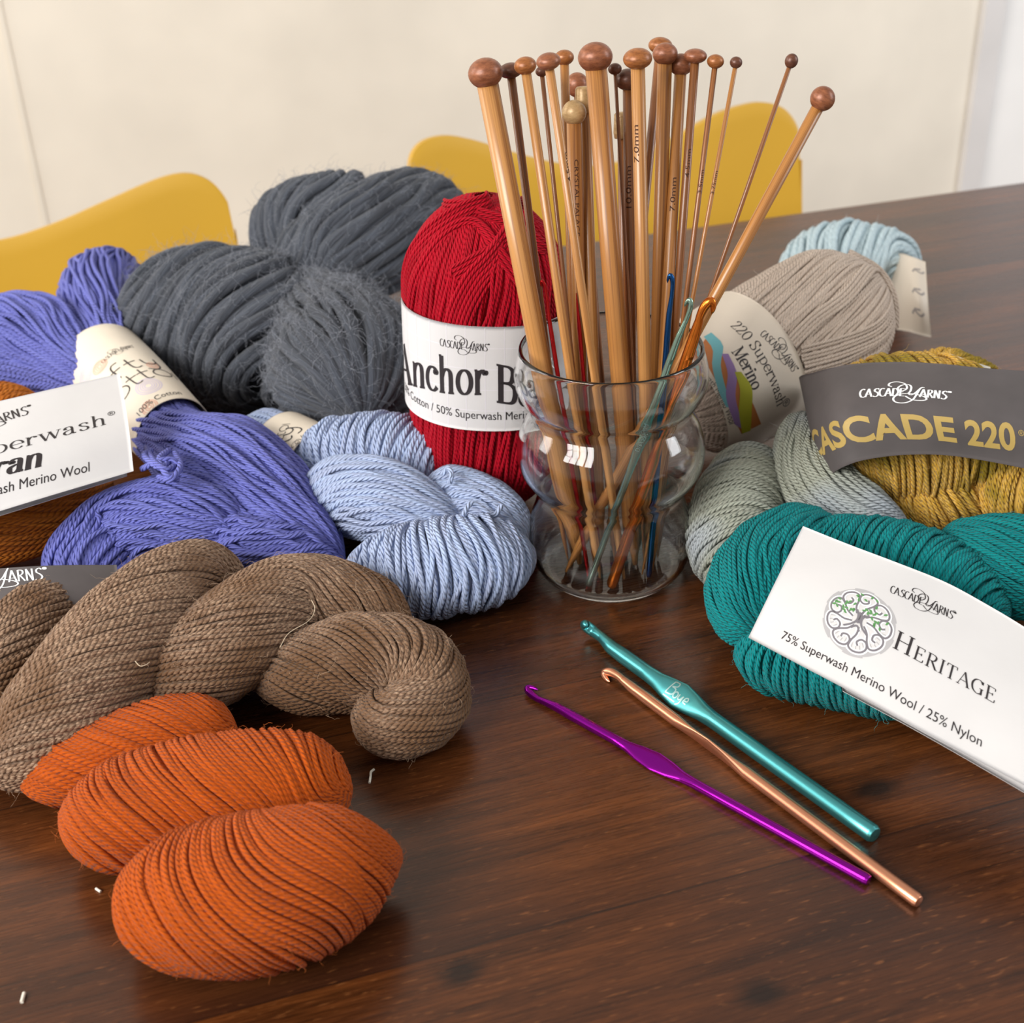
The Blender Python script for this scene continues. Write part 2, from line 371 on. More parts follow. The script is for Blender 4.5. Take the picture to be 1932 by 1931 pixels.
# serif letters as pen strokes: (advance, [strokes]); a stroke is (points, width factor or None=swelling) ; ('s', x0, x1, y) is a serif
def _glyphs():
    X = 0.66; G = {}
    def S(*a): return ('s',) + a
    arch = crv([(.13, .42), (.2, .58), (.33, .655), (.45, .58), (.48, .42), (.48, .2), (.48, 0)])
    G['n'] = (.64, [[(.13, 0), (.13, X)], arch, S(.02, .24, 0), S(.37, .59, 0), S(.03, .13, X)])
    G['h'] = (.64, [[(.13, 0), (.13, 1.02)], arch, S(.02, .24, 0), S(.37, .59, 0), S(.03, .13, 1.02)])
    G['o'] = (.6, [arc(.3, .33, .24, .33, 0, 360, 40)])
    G['c'] = (.54, [arc(.31, .33, .24, .33, 45, 320, 34), arc(.46, .53, .04, .04, 0, 360, 12)])
    G['e'] = (.56, [arc(.3, .33, .24, .33, 2, 320, 36), [(.07, .345), (.53, .345)]])
    G['r'] = (.5, [[(.13, 0), (.13, X)], crv([(.13, .4), (.2, .56), (.3, .645), (.4, .63)]), arc(.41, .58, .035, .035, 0, 360, 12), S(.02, .26, 0), S(.03, .13, X)])
    G['u'] = (.66, [crv([(.13, X), (.13, .25), (.18, .06), (.3, .015), (.42, .07), (.49, .2)]), [(.5, X), (.5, 0)], S(.02, .13, X), S(.39, .5, X), S(.5, .61, 0)])
    G['p'] = (.64, [[(.13, X), (.13, -.32)], arc(.33, .33, .24, .33, 160, -160, 30), S(.02, .26, -.32), S(.02, .13, X)])
    G['a'] = (.58, [crv([(.1, .5), (.15, .62), (.27, .66), (.38, .6), (.41, .45), (.41, .15), (.45, .02), (.55, .04)]), crv([(.41, .38), (.25, .35), (.1, .26), (.08, .12), (.17, .015), (.3, .03), (.41, .14)]), arc(.13, .5, .035, .035, 0, 360, 12)])
    sp = [(.41, .5), (.36, .61), (.25, .655), (.13, .6), (.1, .5), (.17, .4), (.3, .32), (.4, .22), (.4, .08), (.28, .0), (.15, .03), (.08, .16)]
    G['s'] = (.5, [crv(sp)])
    G['S'] = (.66, [crv([(x * 1.36, y * 1.52) for x, y in sp]), [(.56, .98), (.56, .76)], [(.11, .02), (.11, .25)]])
    G['w'] = (.86, [([(.06, X), (.25, 0)], 1), ([(.25, 0), (.43, X)], .35), ([(.43, X), (.62, 0)], 1), ([(.62, 0), (.8, X)], .35), S(-.04, .16, X), S(.34, .5, X), S(.7, .88, X)])
    G['i'] = (.3, [[(.14, 0), (.14, X)], arc(.14, .88, .045, .045, 0, 360, 14), S(.02, .26, 0), S(.03, .14, X)])
    G['y'] = (.6, [([(.07, X), (.3, 0)], 1), ([(.52, X), (.2, -.28)], .35), S(-.02, .17, X), S(.43, .6, X), arc(.17, -.27, .04, .04, 0, 360, 12)])
    G['A'] = (.78, [([(.08, 0), (.39, 1.0)], .35), ([(.38, 1.0), (.7, 0)], 1), ([(.19, .34), (.58, .34)], None), S(-.02, .2, 0), S(.58, .82, 0)])
    G['B'] = (.72, [[(.16, 0), (.16, 1)], crv([(.16, 1), (.4, .99), (.53, .9), (.54, .74), (.45, .58), (.16, .54)]), crv([(.16, .54), (.45, .52), (.6, .4), (.6, .18), (.48, .03), (.16, 0)]), S(.03, .16, 0), S(.03, .16, 1)])
    G['M'] = (.96, [([(.14, 0), (.14, 1)], .35), ([(.14, 1), (.45, .05)], 1), ([(.45, .05), (.78, 1)], .35), ([(.8, 0), (.8, 1)], 1), S(.02, .28, 0), S(.67, .93, 0), S(.02, .14, 1), S(.8, .93, 1)])
    G['H'] = (.88, [[(.17, 0), (.17, 1)], [(.69, 0), (.69, 1)], ([(.17, .52), (.69, .52)], None), S(.04, .3, 0), S(.04, .3, 1), S(.56, .82, 0), S(.56, .82, 1)])
    G['E'] = (.7, [[(.16, 0), (.16, 1)], ([(.16, 1), (.58, 1)], None), ([(.16, 0), (.6, 0)], None), ([(.16, .52), (.45, .52)], None), ([(.58, 1), (.58, .82)], .5), ([(.6, 0), (.62, .2)], .5), ([(.45, .43), (.45, .61)], .5), S(.04, .16, 0), S(.04, .16, 1)])
    G['R'] = (.76, [[(.16, 0), (.16, 1)], crv([(.16, 1), (.42, .99), (.56, .9), (.57, .73), (.46, .55), (.16, .5)]), ([(.36, .5), (.68, 0)], 1), S(.03, .29, 0), S(.03, .16, 1), S(.62, .8, 0)])
    G['I'] = (.36, [[(.18, 0), (.18, 1)], S(.05, .31, 0), S(.05, .31, 1)])
    G['T'] = (.72, [[(.36, 0), (.36, 1)], ([(.06, 1), (.66, 1)], None), ([(.06, 1), (.05, .8)], .5), ([(.66, 1), (.67, .8)], .5), S(.23, .49, 0)])
    G['G'] = (.82, [crv([(.68, .78), (.58, .95), (.42, 1.0), (.22, .9), (.1, .68), (.08, .45), (.16, .18), (.34, .02), (.5, .0), (.66, .1)]), [(.67, .0), (.67, .42)], S(.54, .78, .42), [(.68, .98), (.68, .76)]])
    G['2'] = (.6, [crv([(.09, .76), (.14, .93), (.29, 1.0), (.44, .92), (.47, .74), (.4, .55), (.22, .27), (.07, .03)]), ([(.07, .04), (.5, .04)], None), ([(.5, .04), (.54, .2)], .5)])
    G['0'] = (.62, [arc(.31, .5, .24, .5, 0, 360, 44)])
    return G
GL = _glyphs()
def serif(body, thick=0.13, thin=0.045, slant=0.0, track=0.0, wide=1.0, small=None):
    x = 0.0; Vs, Fs, n = [], [], 0
    for i, ch in enumerate(body):
        if ch == ' ': x += 0.32 * wide; continue
        adv, st = GL[ch]; sc = 1.0 if (small is None or i == 0) else small
        for s in st:
            if isinstance(s, tuple) and s[0] == 's': V, F = pen([(s[1], s[3]), (s[2], s[3])], thick, thin, 1.0)
            elif isinstance(s, tuple): V, F = pen(s[0], thick if s[1] else thin, thick if s[1] else thin, s[1] or 1.0)
            else: V, F = pen(s, thick, thin, closed=len(s) > 11 and np.allclose(s[0], s[-1]))
            V = V * np.array([sc * wide, sc]); V[:, 0] += x + slant * V[:, 1]
            Vs.append(V); Fs.append(F + n); n += len(V)
        x += (adv + track) * wide * sc
    return np.vstack(Vs), np.vstack(Fs)
def mono(strokes, w):
    Vs, Fs, n = [], [], 0
    for s in strokes:
        p = np.asarray(s, float); V, F = pen(p, w, w, closed=len(p) > 5 and np.allclose(p[0], p[-1])); Vs.append(V); Fs.append(F + n); n += len(V)
    return np.vstack(Vs), np.vstack(Fs)
def disc(cx, cy, rx, ry=None, n=20, rot=0.0):
    ry = ry or rx; a = np.arange(n) * 2 * math.pi / n; x, y = rx * np.cos(a), ry * np.sin(a); c, s = math.cos(rot), math.sin(rot)
    V = np.vstack([[(cx, cy)], np.stack([cx + c * x - s * y, cy + s * x + c * y], 1)]); i = np.arange(n)
    return V, np.stack([np.zeros(n, int), 1 + i, 1 + (i + 1) % n], 1)
def logo(th=0.085, tn=0.035):
    """CASCADE YARNS in narrow brushed capitals with the looping Y; width 5.2, capitals 0.8 high."""
    st = []
    def C(x): st.append(crv([(x + .3, .72), (x + .2, .8), (x + .07, .66), (x + .03, .38), (x + .1, .08), (x + .22, 0), (x + .36, .04)]))
    def A(x): st.extend([[(x, 0), (x + .17, .8)], [(x + .17, .8), (x + .36, 0)], [(x + .06, .26), (x + .28, .26)]])
    def Sx(x): st.append(crv([(x + .3, .7), (x + .2, .8), (x + .07, .7), (x + .07, .52), (x + .2, .4), (x + .29, .22), (x + .2, .02), (x + .06, 0), (x - .02, .06)]))
    C(0); A(.36); Sx(.82); C(1.14); A(1.5)
    st.append([(1.95, 0), (1.95, .78)]); st.append(crv([(1.95, .78), (2.15, .7), (2.25, .4), (2.15, .1), (1.95, 0)]))
    st.extend([[(2.38, 0), (2.38, .78)], [(2.38, .78), (2.62, .78)], [(2.38, .42), (2.56, .42)], [(2.38, .02), (2.64, .02)]])
    st.append(crv([(1.84, .95), (1.64, 1.1), (1.72, 1.38), (2.1, 1.5), (2.55, 1.3), (2.72, .85), (2.55, .55), (2.3, .55), (2.2, .82), (2.4, 1.12), (2.75, 1.22), (2.95, 1.0), (2.95, .55), (2.86, .28), (3.02, .16), (3.25, .38), (3.42, .72)]))
    st.append(crv([(3.72, .98), (3.58, .98), (3.46, .78), (3.32, .2), (3.12, -.28), (2.7, -.56), (2.2, -.55), (2.0, -.3), (2.12, 0), (2.55, .24), (3.15, .26), (3.75, .06), (3.92, -.16), (3.66, -.3), (3.1, -.28), (2.68, .02)]))
    A(3.52)
    st.append([(3.98, 0), (3.98, .78)]); st.append(crv([(3.98, .78), (4.16, .74), (4.2, .58), (4.12, .44), (3.98, .4)])); st.append([(4.06, .4), (4.26, 0)])
    st.extend([[(4.36, 0), (4.36, .8)], [(4.36, .8), (4.62, 0)], [(4.62, 0), (4.62, .8)]]); Sx(4.76)
    st.append(arc(5.2, .76, .07, .07, 0, 360, 14)); st.append(arc(5.2, .76, .03, .03, 0, 360, 10))
    Vs, Fs, n = [], [], 0
    for s in st:
        V, F = pen(s, th, tn); Vs.append(V); Fs.append(F + n); n += len(V)
    return np.vstack(Vs), np.vstack(Fs)
def put(mb, patch, shape, p0, p1, h=None, off=0.014, xr=None, base=0.0, hc=None, upb=False):
    """Lay a flat shape on a sheet so that its baseline runs from photo pixel p0 to p1; h scales its height (1 = undistorted)."""
    V, F = shape; a0 = np.array(patch.inv(*p0)) * [patch.LW, patch.LH]; a1 = np.array(patch.inv(*p1)) * [patch.LW, patch.LH]
    x0, x1 = xr if xr else (V[:, 0].min(), V[:, 0].max())
    d = (a1 - a0) / (x1 - x0); s = np.linalg.norm(d); u = d / s; nrm = np.array([0.0, -1.0]) if upb else np.array([u[1], -u[0]])     # b grows downwards
    q = a0 + ((V[:, :1] - x0) * s) * u + ((V[:, 1:] - base) * (hc if hc else s * (h or 1.0))) * nrm
    a, b = q[:, 0] / patch.LW, q[:, 1] / patch.LH
    ok = (a > 0.002) & (a < 0.998) & (b > 0.002) & (b < 0.998); keep = ok[F].all(1)
    if keep.any():
        used, inv_ = np.unique(F[keep], return_inverse=True); mb.add(patch.ev(a[used], b[used], off), inv_.reshape(-1, F.shape[1]))

# ================================================================== setting
AZ = math.radians(16.5); EU = np.array([math.cos(AZ), math.sin(AZ), 0]); EN = np.array([-math.sin(AZ), math.cos(AZ), 0])
E0 = P(1500, 402, 0); E0 = E0 - EU * (E0 @ EU) * 0          # a point on the far edge of the table
def onplane(px, py, p0, n):
    d = ray(px, py); return CAMP + d * (((p0 - CAMP) @ n) / (d @ n))
def frame(name, origin, label=None, cat=None, group=None, kind=None):
    """Empty turned with the table (local x along its far edge, y away from the camera)."""
    o = bpy.data.objects.new(name, None); COL.objects.link(o); o.location = (origin[0] / 100, origin[1] / 100, TZ + origin[2] / 100)
    o.rotation_euler = (0, 0, AZ); o.empty_display_size = 0.05; setp(o, label, cat, group, kind); return o
def box(mb, x0, x1, y0, y1, z0, z1, mi=0):
    V = [(x, y, z) for x in (x0, x1) for y in (y0, y1) for z in (z0, z1)]
    mb.add(V, [(0, 1, 3, 2), (4, 6, 7, 5), (0, 4, 5, 1), (2, 3, 7, 6), (0, 2, 6, 4), (1, 5, 7, 3)], mi=mi); return mb
def loc(p, o=None):
    """world cm -> table-turned frame centred on E0."""
    q = np.asarray(p) - E0; return np.array([q @ EU, q @ EN, q[2] if np.ndim(q) == 1 else 0])
def smooth_angle(o, ang=0.7):
    for p in o.data.polygons: p.use_smooth = True
def bevel(o, w, seg=3):
    m = o.modifiers.new('bevel', 'BEVEL'); m.width = w; m.segments = seg; m.limit_method = 'ANGLE'; m.angle_limit = 0.6; return o

def paint(name, rgb, bump=0.15, rough=0.6, var=0.03, scale=6):
    m, nt, b = nmat(name); tc = nd(nt, 'ShaderNodeTexCoord'); n1 = noise(nt, tc.outputs['Object'], scale, 3.0)
    c = np.array(rgb, float); lo = tuple(c * (1 - var)); hi = tuple(np.minimum(255, c * (1 + var)))
    lk(nt, ramp(nt, n1, [(0.3, srgb(lo)), (0.7, srgb(hi))]), b.inputs['Base Color']); b.inputs['Roughness'].default_value = rough
    bp = nd(nt, 'ShaderNodeBump'); bp.inputs['Strength'].default_value = bump; bp.inputs['Distance'].default_value = 0.001
    lk(nt, noise(nt, tc.outputs['Object'], 300, 2.0), bp.inputs['Height']); lk(nt, bp.outputs[0], b.inputs['Normal']); return m
M_WALL = paint('cream_wall_paint', (236, 229, 216)); M_WHITE = paint('white_door_paint', (250, 250, 250), rough=0.4)
M_JAMB = paint('white_trim_paint', (224, 222, 222), rough=0.45); M_YEL = paint('yellow_chair_lacquer', (206, 160, 48), bump=0.05, rough=0.42, var=0.02)
M_STEEL = flat('chair_leg_steel', (190, 190, 190), 0.25, 1.0)
def floor_mat():
    m, nt, b = nmat('floor_boards'); tc = nd(nt, 'ShaderNodeTexCoord'); v = mapping(nt, tc.outputs['Object'], (1.2, 14, 1))
    lk(nt, ramp(nt, noise(nt, v, 3, 5), [(0.3, srgb((120, 92, 66))), (0.7, srgb((158, 126, 92)))]), b.inputs['Base Color']); b.inputs['Roughness'].default_value = 0.4; return m
WALL_D = 78.0
fl = frame('floor', E0 + np.array([0, 0, -TZ * 100]), kind='structure')
bpy.data.objects.remove(fl, do_unlink=True)
def struct(name, mb, mat, origin=E0):
    o = mb.build(name, mat, None, smooth=False, local=True); o.location = (origin[0] / 100, origin[1] / 100, TZ); o.rotation_euler = (0, 0, AZ); o['kind'] = 'structure'; return o
struct('floor', box(MB(), -330, 260, -330, WALL_D + 8, -TZ * 100 - 4, -TZ * 100), floor_mat())
WP = E0 + EN * WALL_D
jx = loc(onplane(1826, 200, WP, EN))[0]        # where the wall meets the white door casing
struct('wall_back', box(MB(), -330, jx, WALL_D, WALL_D + 8, -TZ * 100, 170), M_WALL)
struct('trim_1', box(MB(), jx, jx + 3.2, WALL_D - 1.2, WALL_D + 8, -TZ * 100, 170), M_JAMB)
struct('door_1', box(MB(), jx + 3.2, jx + 95, WALL_D + 0.6, WALL_D + 5, -TZ * 100, 170), M_WHITE)
sx = loc(onplane(56, 280, WP, EN))[0]
struct('trim_2', box(MB(), sx - 0.3, sx + 0.3, WALL_D - 0.2, WALL_D, -TZ * 100, 170), paint('cream_batten_paint', (232, 225, 212)))

# ------------------------------------------------------------------ table
def wood_table():
    m, nt, b = nmat('dark_stained_wood'); tc = nd(nt, 'ShaderNodeTexCoord'); ob = tc.outputs['Object']
    sp = nd(nt, 'ShaderNodeSeparateXYZ'); lk(nt, ob, sp.inputs[0])
    pw = 0.118; off = SEAM
    pl = mth(nt, 'DIVIDE', mth(nt, 'SUBTRACT', sp.outputs[1], off), pw); idx = mth(nt, 'FLOOR', pl); fr = mth(nt, 'SUBTRACT', pl, idx)
    seam = mth(nt, 'LESS_THAN', mth(nt, 'ABSOLUTE', mth(nt, 'SUBTRACT', fr, 0.5)), 0.4965)     # 1 inside a board, 0 on the joint
    cv = nd(nt, 'ShaderNodeCombineXYZ'); lk(nt, mth(nt, 'ADD', sp.outputs[0], mth(nt, 'MULTIPLY', idx, 3.71)), cv.inputs[0]); lk(nt, sp.outputs[1], cv.inputs[1]); lk(nt, mth(nt, 'MULTIPLY', idx, 1.3), cv.inputs[2])
    wv = noise(nt, mapping(nt, cv.outputs[0], (2.2, 9, 1)), 1.0, 2.0)
    g = nd(nt, 'ShaderNodeVectorMath', operation='ADD'); lk(nt, mapping(nt, cv.outputs[0], (8, 150, 1)), g.inputs[0])
    cw = nd(nt, 'ShaderNodeCombineXYZ'); lk(nt, mth(nt, 'MULTIPLY', wv, 4.5), cw.inputs[1]); lk(nt, cw.outputs[0], g.inputs[1])
    grain = noise(nt, g.outputs[0], 1.0, 5.0, 0.62)
    fine = noise(nt, mapping(nt, cv.outputs[0], (55, 1000, 1)), 1.0, 3.0, 0.7)
    blot = noise(nt, mapping(nt, cv.outputs[0], (3.5, 9, 1)), 1.0, 3.0)
    pt = nd(nt, 'ShaderNodeTexWhiteNoise', noise_dimensions='1D'); lk(nt, idx, pt.inputs['W'])
    f = mth(nt, 'ADD', mth(nt, 'MULTIPLY', grain, 0.48), mth(nt, 'ADD', mth(nt, 'MULTIPLY', fine, 0.42), mth(nt, 'MULTIPLY', mth(nt, 'SUBTRACT', pt.outputs['Value'], 0.5), 0.1)))
    col = ramp(nt, f, [(0.28, srgb((40, 19, 7))), (0.46, srgb((82, 43, 17))), (0.66, srgb((120, 66, 28)))])
    col = mix(nt, ramp(nt, blot, [(0.3, (1, 1, 1, 1)), (0.55, (0, 0, 0, 1))]), col, srgb((46, 24, 15)))
    rub = noise(nt, mapping(nt, cv.outputs[0], (150, 900, 1)), 1.0, 2.0, 0.5)
    col = mix(nt, ramp(nt, rub, [(0.62, (0, 0, 0, 1)), (0.76, (0.5, 0.5, 0.5, 1))]), col, srgb((134, 82, 44)))   # worn flecks where the stain has rubbed off
    col = mix(nt, mth(nt, 'ADD', 0.45, mth(nt, 'MULTIPLY', seam, 0.55)), srgb((24, 13, 9)), col)
    for kx, ky, kr in KNOTS:                    # dark knots in the boards
        dx = mth(nt, 'DIVIDE', mth(nt, 'SUBTRACT', sp.outputs[0], kx), 1.5); dy = mth(nt, 'SUBTRACT', sp.outputs[1], ky)
        dd = mth(nt, 'SQRT', mth(nt, 'ADD', mth(nt, 'MULTIPLY', dx, dx), mth(nt, 'MULTIPLY', dy, dy)))
        col = mix(nt, ramp(nt, mth(nt, 'ADD', mth(nt, 'DIVIDE', dd, kr), mth(nt, 'MULTIPLY', mth(nt, 'SUBTRACT', grain, 0.5), 0.8)), [(0.3, (0.85, 0.85, 0.85, 1)), (1.0, (0, 0, 0, 1))]), col, srgb((22, 12, 8)))
    lk(nt, col, b.inputs['Base Color'])
    lk(nt, mth(nt, 'ADD', 0.2, mth(nt, 'MULTIPLY', fine, 0.16)), b.inputs['Roughness']); b.inputs['Specular IOR Level'].default_value = 0.5
    bp = nd(nt, 'ShaderNodeBump'); bp.inputs['Strength'].default_value = 0.25; bp.inputs['Distance'].default_value = 0.0004
    lk(nt, mth(nt, 'ADD', mth(nt, 'ADD', mth(nt, 'MULTIPLY', fine, 0.6), mth(nt, 'MULTIPLY', grain, 0.5)), mth(nt, 'MULTIPLY', seam, 1.0)), bp.inputs['Height']); lk(nt, bp.outputs[0], b.inputs['Normal'])
    return m
SEAM = loc(P(1020, 1752))[1] / 100
KNOTS = [(loc(P(x, y))[0] / 100, loc(P(x, y))[1] / 100, r) for x, y, r in ((1435, 1872, .007), (870, 1838, .006), (1650, 1490, .008))]
M_TABLE = wood_table()
tb = frame('dining_table', E0 + np.array([0, 0, -TZ * 100]), 'dark stained wooden dining table under the yarn and needles', 'table')
TXL, TXR, TYF = -150.0, 78.0, -96.0
o = box(MB(), TXL, TXR, TYF, 0, TZ * 100 - 3.0, TZ * 100).build('tabletop', M_TABLE, tb, smooth=False, local=True); bevel(o, 0.003)
for x in (TXL + 8, TXR - 8):
    for y in (TYF + 8, -8):
        box(MB(), x - 3.5, x + 3.5, y - 3.5, y + 3.5, 0, TZ * 100 - 3.0).build('leg', M_TABLE, tb, smooth=False, local=True)

# ------------------------------------------------------------------ yellow chairs behind the table
def chair(label, dn, top_px, w_bot, nu=70, nw=26, bow=0.004, rake=0.16):
    p0 = E0 + EN * dn; nrm = nz(EN - np.array([0, 0, rake]))           # plane of the back, leaning away
    W_ = nz(np.array([0, 0, 1.0]) + EN * rake)
    pts = np.array([onplane(x, y, p0, nrm) for x, y in top_px]); uw = np.stack([(pts - p0) @ EU, (pts - p0) @ W_], 1)
    c = spline(uw, 300); uL, uR = c[:, 0].min(), c[:, 0].max(); um = (uL + uR) / 2
    o_ = np.argsort(c[:, 0]); cu, cw = c[o_, 0], c[o_, 1]
    base = p0 + EU * um; root = frame('chair', np.array([base[0], base[1], -TZ * 100]), label, 'chair', None)
    k = 0.5 - 0.5 * np.cos(np.linspace(0, math.pi, nu)); u = uL + (uR - uL) * k; top = np.interp(u, cu, cw)
    side = np.sqrt(np.clip(1 - ((u - um) / ((uR - uL) / 2)) ** 2, 0, 1)) ** 0.35
    bot = w_bot + (1 - side) * 14 + 0 * u
    hw = (uR - uL) / 2; V = []
    def place(uu, ww, t):
        b_ = bow * (uu - um) ** 2
        q = p0 + EU * uu + W_ * ww + nrm * (t - b_) - base; q[2] = (p0 + W_ * ww + nrm * (t - b_))[2] + TZ * 100
        return (q @ EU, q @ EN, q[2])
    mb = MB(); F = []
    for t in (0.0, 1.1):
        for i in range(nu):
            for j in range(nw): V.append(place(u[i], top[i] + (bot[i] - top[i]) * j / (nw - 1), t))
    idx = np.arange(nu * nw).reshape(nu, nw); n = nu * nw
    Q = np.stack([idx[:-1, :-1], idx[:-1, 1:], idx[1:, 1:], idx[1:, :-1]], -1).reshape(-1, 4)
    e = np.concatenate([idx[:, 0], idx[-1, 1:], idx[-2::-1, -1], idx[0, -2:0:-1]]); e2 = np.roll(e, -1)
    mb.add(V, np.concatenate([Q, Q[:, ::-1] + n, np.stack([e, e2, e2 + n, e + n], -1)]))
    o = mb.build('backrest', M_YEL, root, local=True); bevel(o, 0.003, 2)
    # seat and legs below the table top
    zs = TZ * 100 - 30; mbs = MB(); sw = hw * 0.95
    a = np.arange(40) * 2 * math.pi / 40; ring = np.stack([np.sign(np.cos(a)) * np.abs(np.cos(a)) ** .6 * sw, -sw * 0.72 + np.sign(np.sin(a)) * np.abs(np.sin(a)) ** .6 * sw], 1)
    V = np.vstack([np.c_[ring, np.full(40, zs)], np.c_[ring, np.full(40, zs + 1.2)]]); i = np.arange(40)
    mbs.add(V, np.stack([i, (i + 1) % 40, (i + 1) % 40 + 40, i + 40], 1)); mbs.add(V, [list(range(40))[::-1]]); mbs.add(V, [list(range(40, 80))])
    mbs.build('seat', M_YEL, root, local=True)
    # the narrow waist joining back and seat
    mbw = MB(); pw = [place(um, w_bot + 6, 0.5), place(um, w_bot - 1, 0.4), (0, 0.18 * sw, zs + 2), (0, -0.3 * sw, zs + 0.6)]
    Tube(pw, [6.5, 5.5, 6.5, 8], [0.5, 0.5, 0.5, 0.4], up=(0, 1, 0.4), cap=(0, 0)).shell(mbw); mbw.build('back_support', M_YEL, root, local=True)
    for sxn in (-1, 1):
        for sy in (-1, 1):
            mbl = MB(); strand(mbl, [(sxn * sw * 0.5, -sw * 0.72 + sy * sw * 0.5, zs), (sxn * sw * 0.95, -sw * 0.72 + sy * sw * 0.95, 0.0)], 0.75, n=6, up=(0, 1, 0)); mbl.build('leg', M_STEEL, root, local=True)
    return root
chair('yellow wooden chair at the left end, behind the violet skein and grey hank', 10.0,
      [(-470, 600), (-476, 540), (-466, 500), (-440, 472), (-400, 458), (-330, 452), (-240, 458), (-130, 468), (0, 455), (100, 424), (200, 380), (285, 342), (335, 327), (372, 329), (405, 348), (430, 385), (442, 430), (446, 480)], -30)
chair('yellow wooden chair behind the red ball and the glass of needles', 14.0,
      [(766, 372), (766, 325), (773, 288), (797, 264), (840, 255), (890, 263), (940, 278), (1002, 296), (1060, 309), (1120, 314), (1180, 305), (1235, 283), (1275, 260), (1340, 221), (1379, 204), (1420, 193), (1446, 194), (1469, 204), (1487, 226), (1497, 257), (1500, 309), (1495, 400)], -30)

# ------------------------------------------------------------------ bubble glass
def lathe(mb, prof, n=32, mi=0, closed=False):
    prof = np.asarray(prof, float); a = np.arange(n) * 2 * math.pi / n; m = len(prof)
    V = np.stack([prof[:, None, 0] * np.cos(a), prof[:, None, 0] * np.sin(a), np.repeat(prof[:, None, 1], n, 1)], -1)
    idx = np.arange(m * n).reshape(m, n); nx = np.roll(idx, -1, 1)
    F = np.stack([idx[:-1], nx[:-1], nx[1:], idx[1:]], -1).reshape(-1, 4); mb.add(V.reshape(-1, 3), F, mi=mi)
    return mb
def glass_mat():
    m, nt, b = nmat('clear_glass'); b.inputs['Base Color'].default_value = (0.985, 0.992, 0.99, 1); b.inputs['Roughness'].default_value = 0.0
    b.inputs['Transmission Weight'].default_value = 1.0; b.inputs['IOR'].default_value = 1.47; return m
GC = P(1151, 1070)
outer = [(0.02, 0.0), (2.7, 0.0), (3.1, .12), (3.45, .55), (3.66, 1.2), (3.72, 1.9), (3.62, 2.7), (3.4, 3.4), (3.24, 3.9), (3.22, 4.1), (3.32, 4.35), (3.65, 4.8), (3.98, 5.35), (4.12, 6.0), (4.06, 6.7), (3.86, 7.3), (3.6, 7.75), (3.47, 8.0), (3.46, 8.15), (3.56, 8.4), (3.86, 8.8), (4.08, 9.3), (4.14, 9.8), (4.06, 10.3), (3.95, 10.7), (3.9, 10.98)]
ow = spline(outer, 120); inn = []
tn = nz(np.gradient(ow, axis=0)); off = ow + np.stack([-tn[:, 1], tn[:, 0]], 1) * 0.17
inn = [q for q in off if q[1] > 0.42 and q[1] < 10.98]
inn = [q for q in inn if q[0] > 2.6]
prof = [tuple(q) for q in ow] + [(3.86, 11.05), (3.78, 11.03)] + [tuple(q) for q in inn[::-1]] + [(2.6, 0.36), (1.5, 0.34), (0.02, 0.34)]
gl = thing('glass_tumbler', GC, 'clear rippled bubble glass holding the bamboo knitting needles', 'glass')
lathe(MB(), prof, 96).build('glass_body', glass_mat(), gl, local=True)

# ------------------------------------------------------------------ knitting needles
def bamboo(name, light, dark, rough=0.32, knot=False):
    m, nt, b = nmat(name); tc = nd(nt, 'ShaderNodeTexCoord'); v = mapping(nt, tc.outputs['Object'], (1700, 1700, 10))
    g = noise(nt, v, 1.0, 3.0, 0.65); v2 = mapping(nt, tc.outputs['Object'], (420, 420, 4)); g2 = noise(nt, v2, 1.0, 2.0)
    f = mth(nt, 'ADD', mth(nt, 'MULTIPLY', g, 0.6), mth(nt, 'MULTIPLY', g2, 0.4))
    lk(nt, ramp(nt, f, [(0.38, srgb(dark)), (0.58, srgb(light))]), b.inputs['Base Color']); b.inputs['Roughness'].default_value = rough
    b.inputs['Coat Weight'].default_value = 0.25; b.inputs['Coat Roughness'].default_value = 0.2
    bp = nd(nt, 'ShaderNodeBump'); bp.inputs['Strength'].default_value = 0.2; bp.inputs['Distance'].default_value = 0.0002; lk(nt, g, bp.inputs['Height']); lk(nt, bp.outputs[0], b.inputs['Normal']); return m
BAM = {'l': bamboo('pale_bamboo', (190, 136, 78), (142, 92, 46)), 'm': bamboo('honey_bamboo', (186, 128, 68), (130, 80, 38)), 'd': bamboo('toasted_bamboo', (156, 100, 56), (100, 58, 28))}
def knobmat(name, c1, c2):
    m, nt, b = nmat(name); tc = nd(nt, 'ShaderNodeTexCoord'); n1 = noise(nt, mapping(nt, tc.outputs['Object'], (300, 300, 900)), 1.0, 4.0, 0.7)
    lk(nt, ramp(nt, n1, [(0.35, srgb(c2)), (0.65, srgb(c1))]), b.inputs['Base Color']); b.inputs['Roughness'].default_value = 0.36; b.inputs['Metallic'].default_value = 0.15
    bp = nd(nt, 'ShaderNodeBump'); bp.inputs['Strength'].default_value = 0.25; bp.inputs['Distance'].default_value = 0.0003; lk(nt, n1, bp.inputs['Height']); lk(nt, bp.outputs[0], b.inputs['Normal']); return m
KNB = {'r': knobmat('red_brown_knob', (158, 98, 66), (120, 70, 46)), 'o': knobmat('amber_knob', (172, 108, 58), (130, 76, 38)), 'd': knobmat('dark_brown_knob', (112, 70, 52), (84, 50, 36)), 'p': knobmat('pale_wood_knob', (204, 172, 124), (176, 142, 96))}
M_INK = flat('burnt_marking', (74, 42, 24), 0.7)
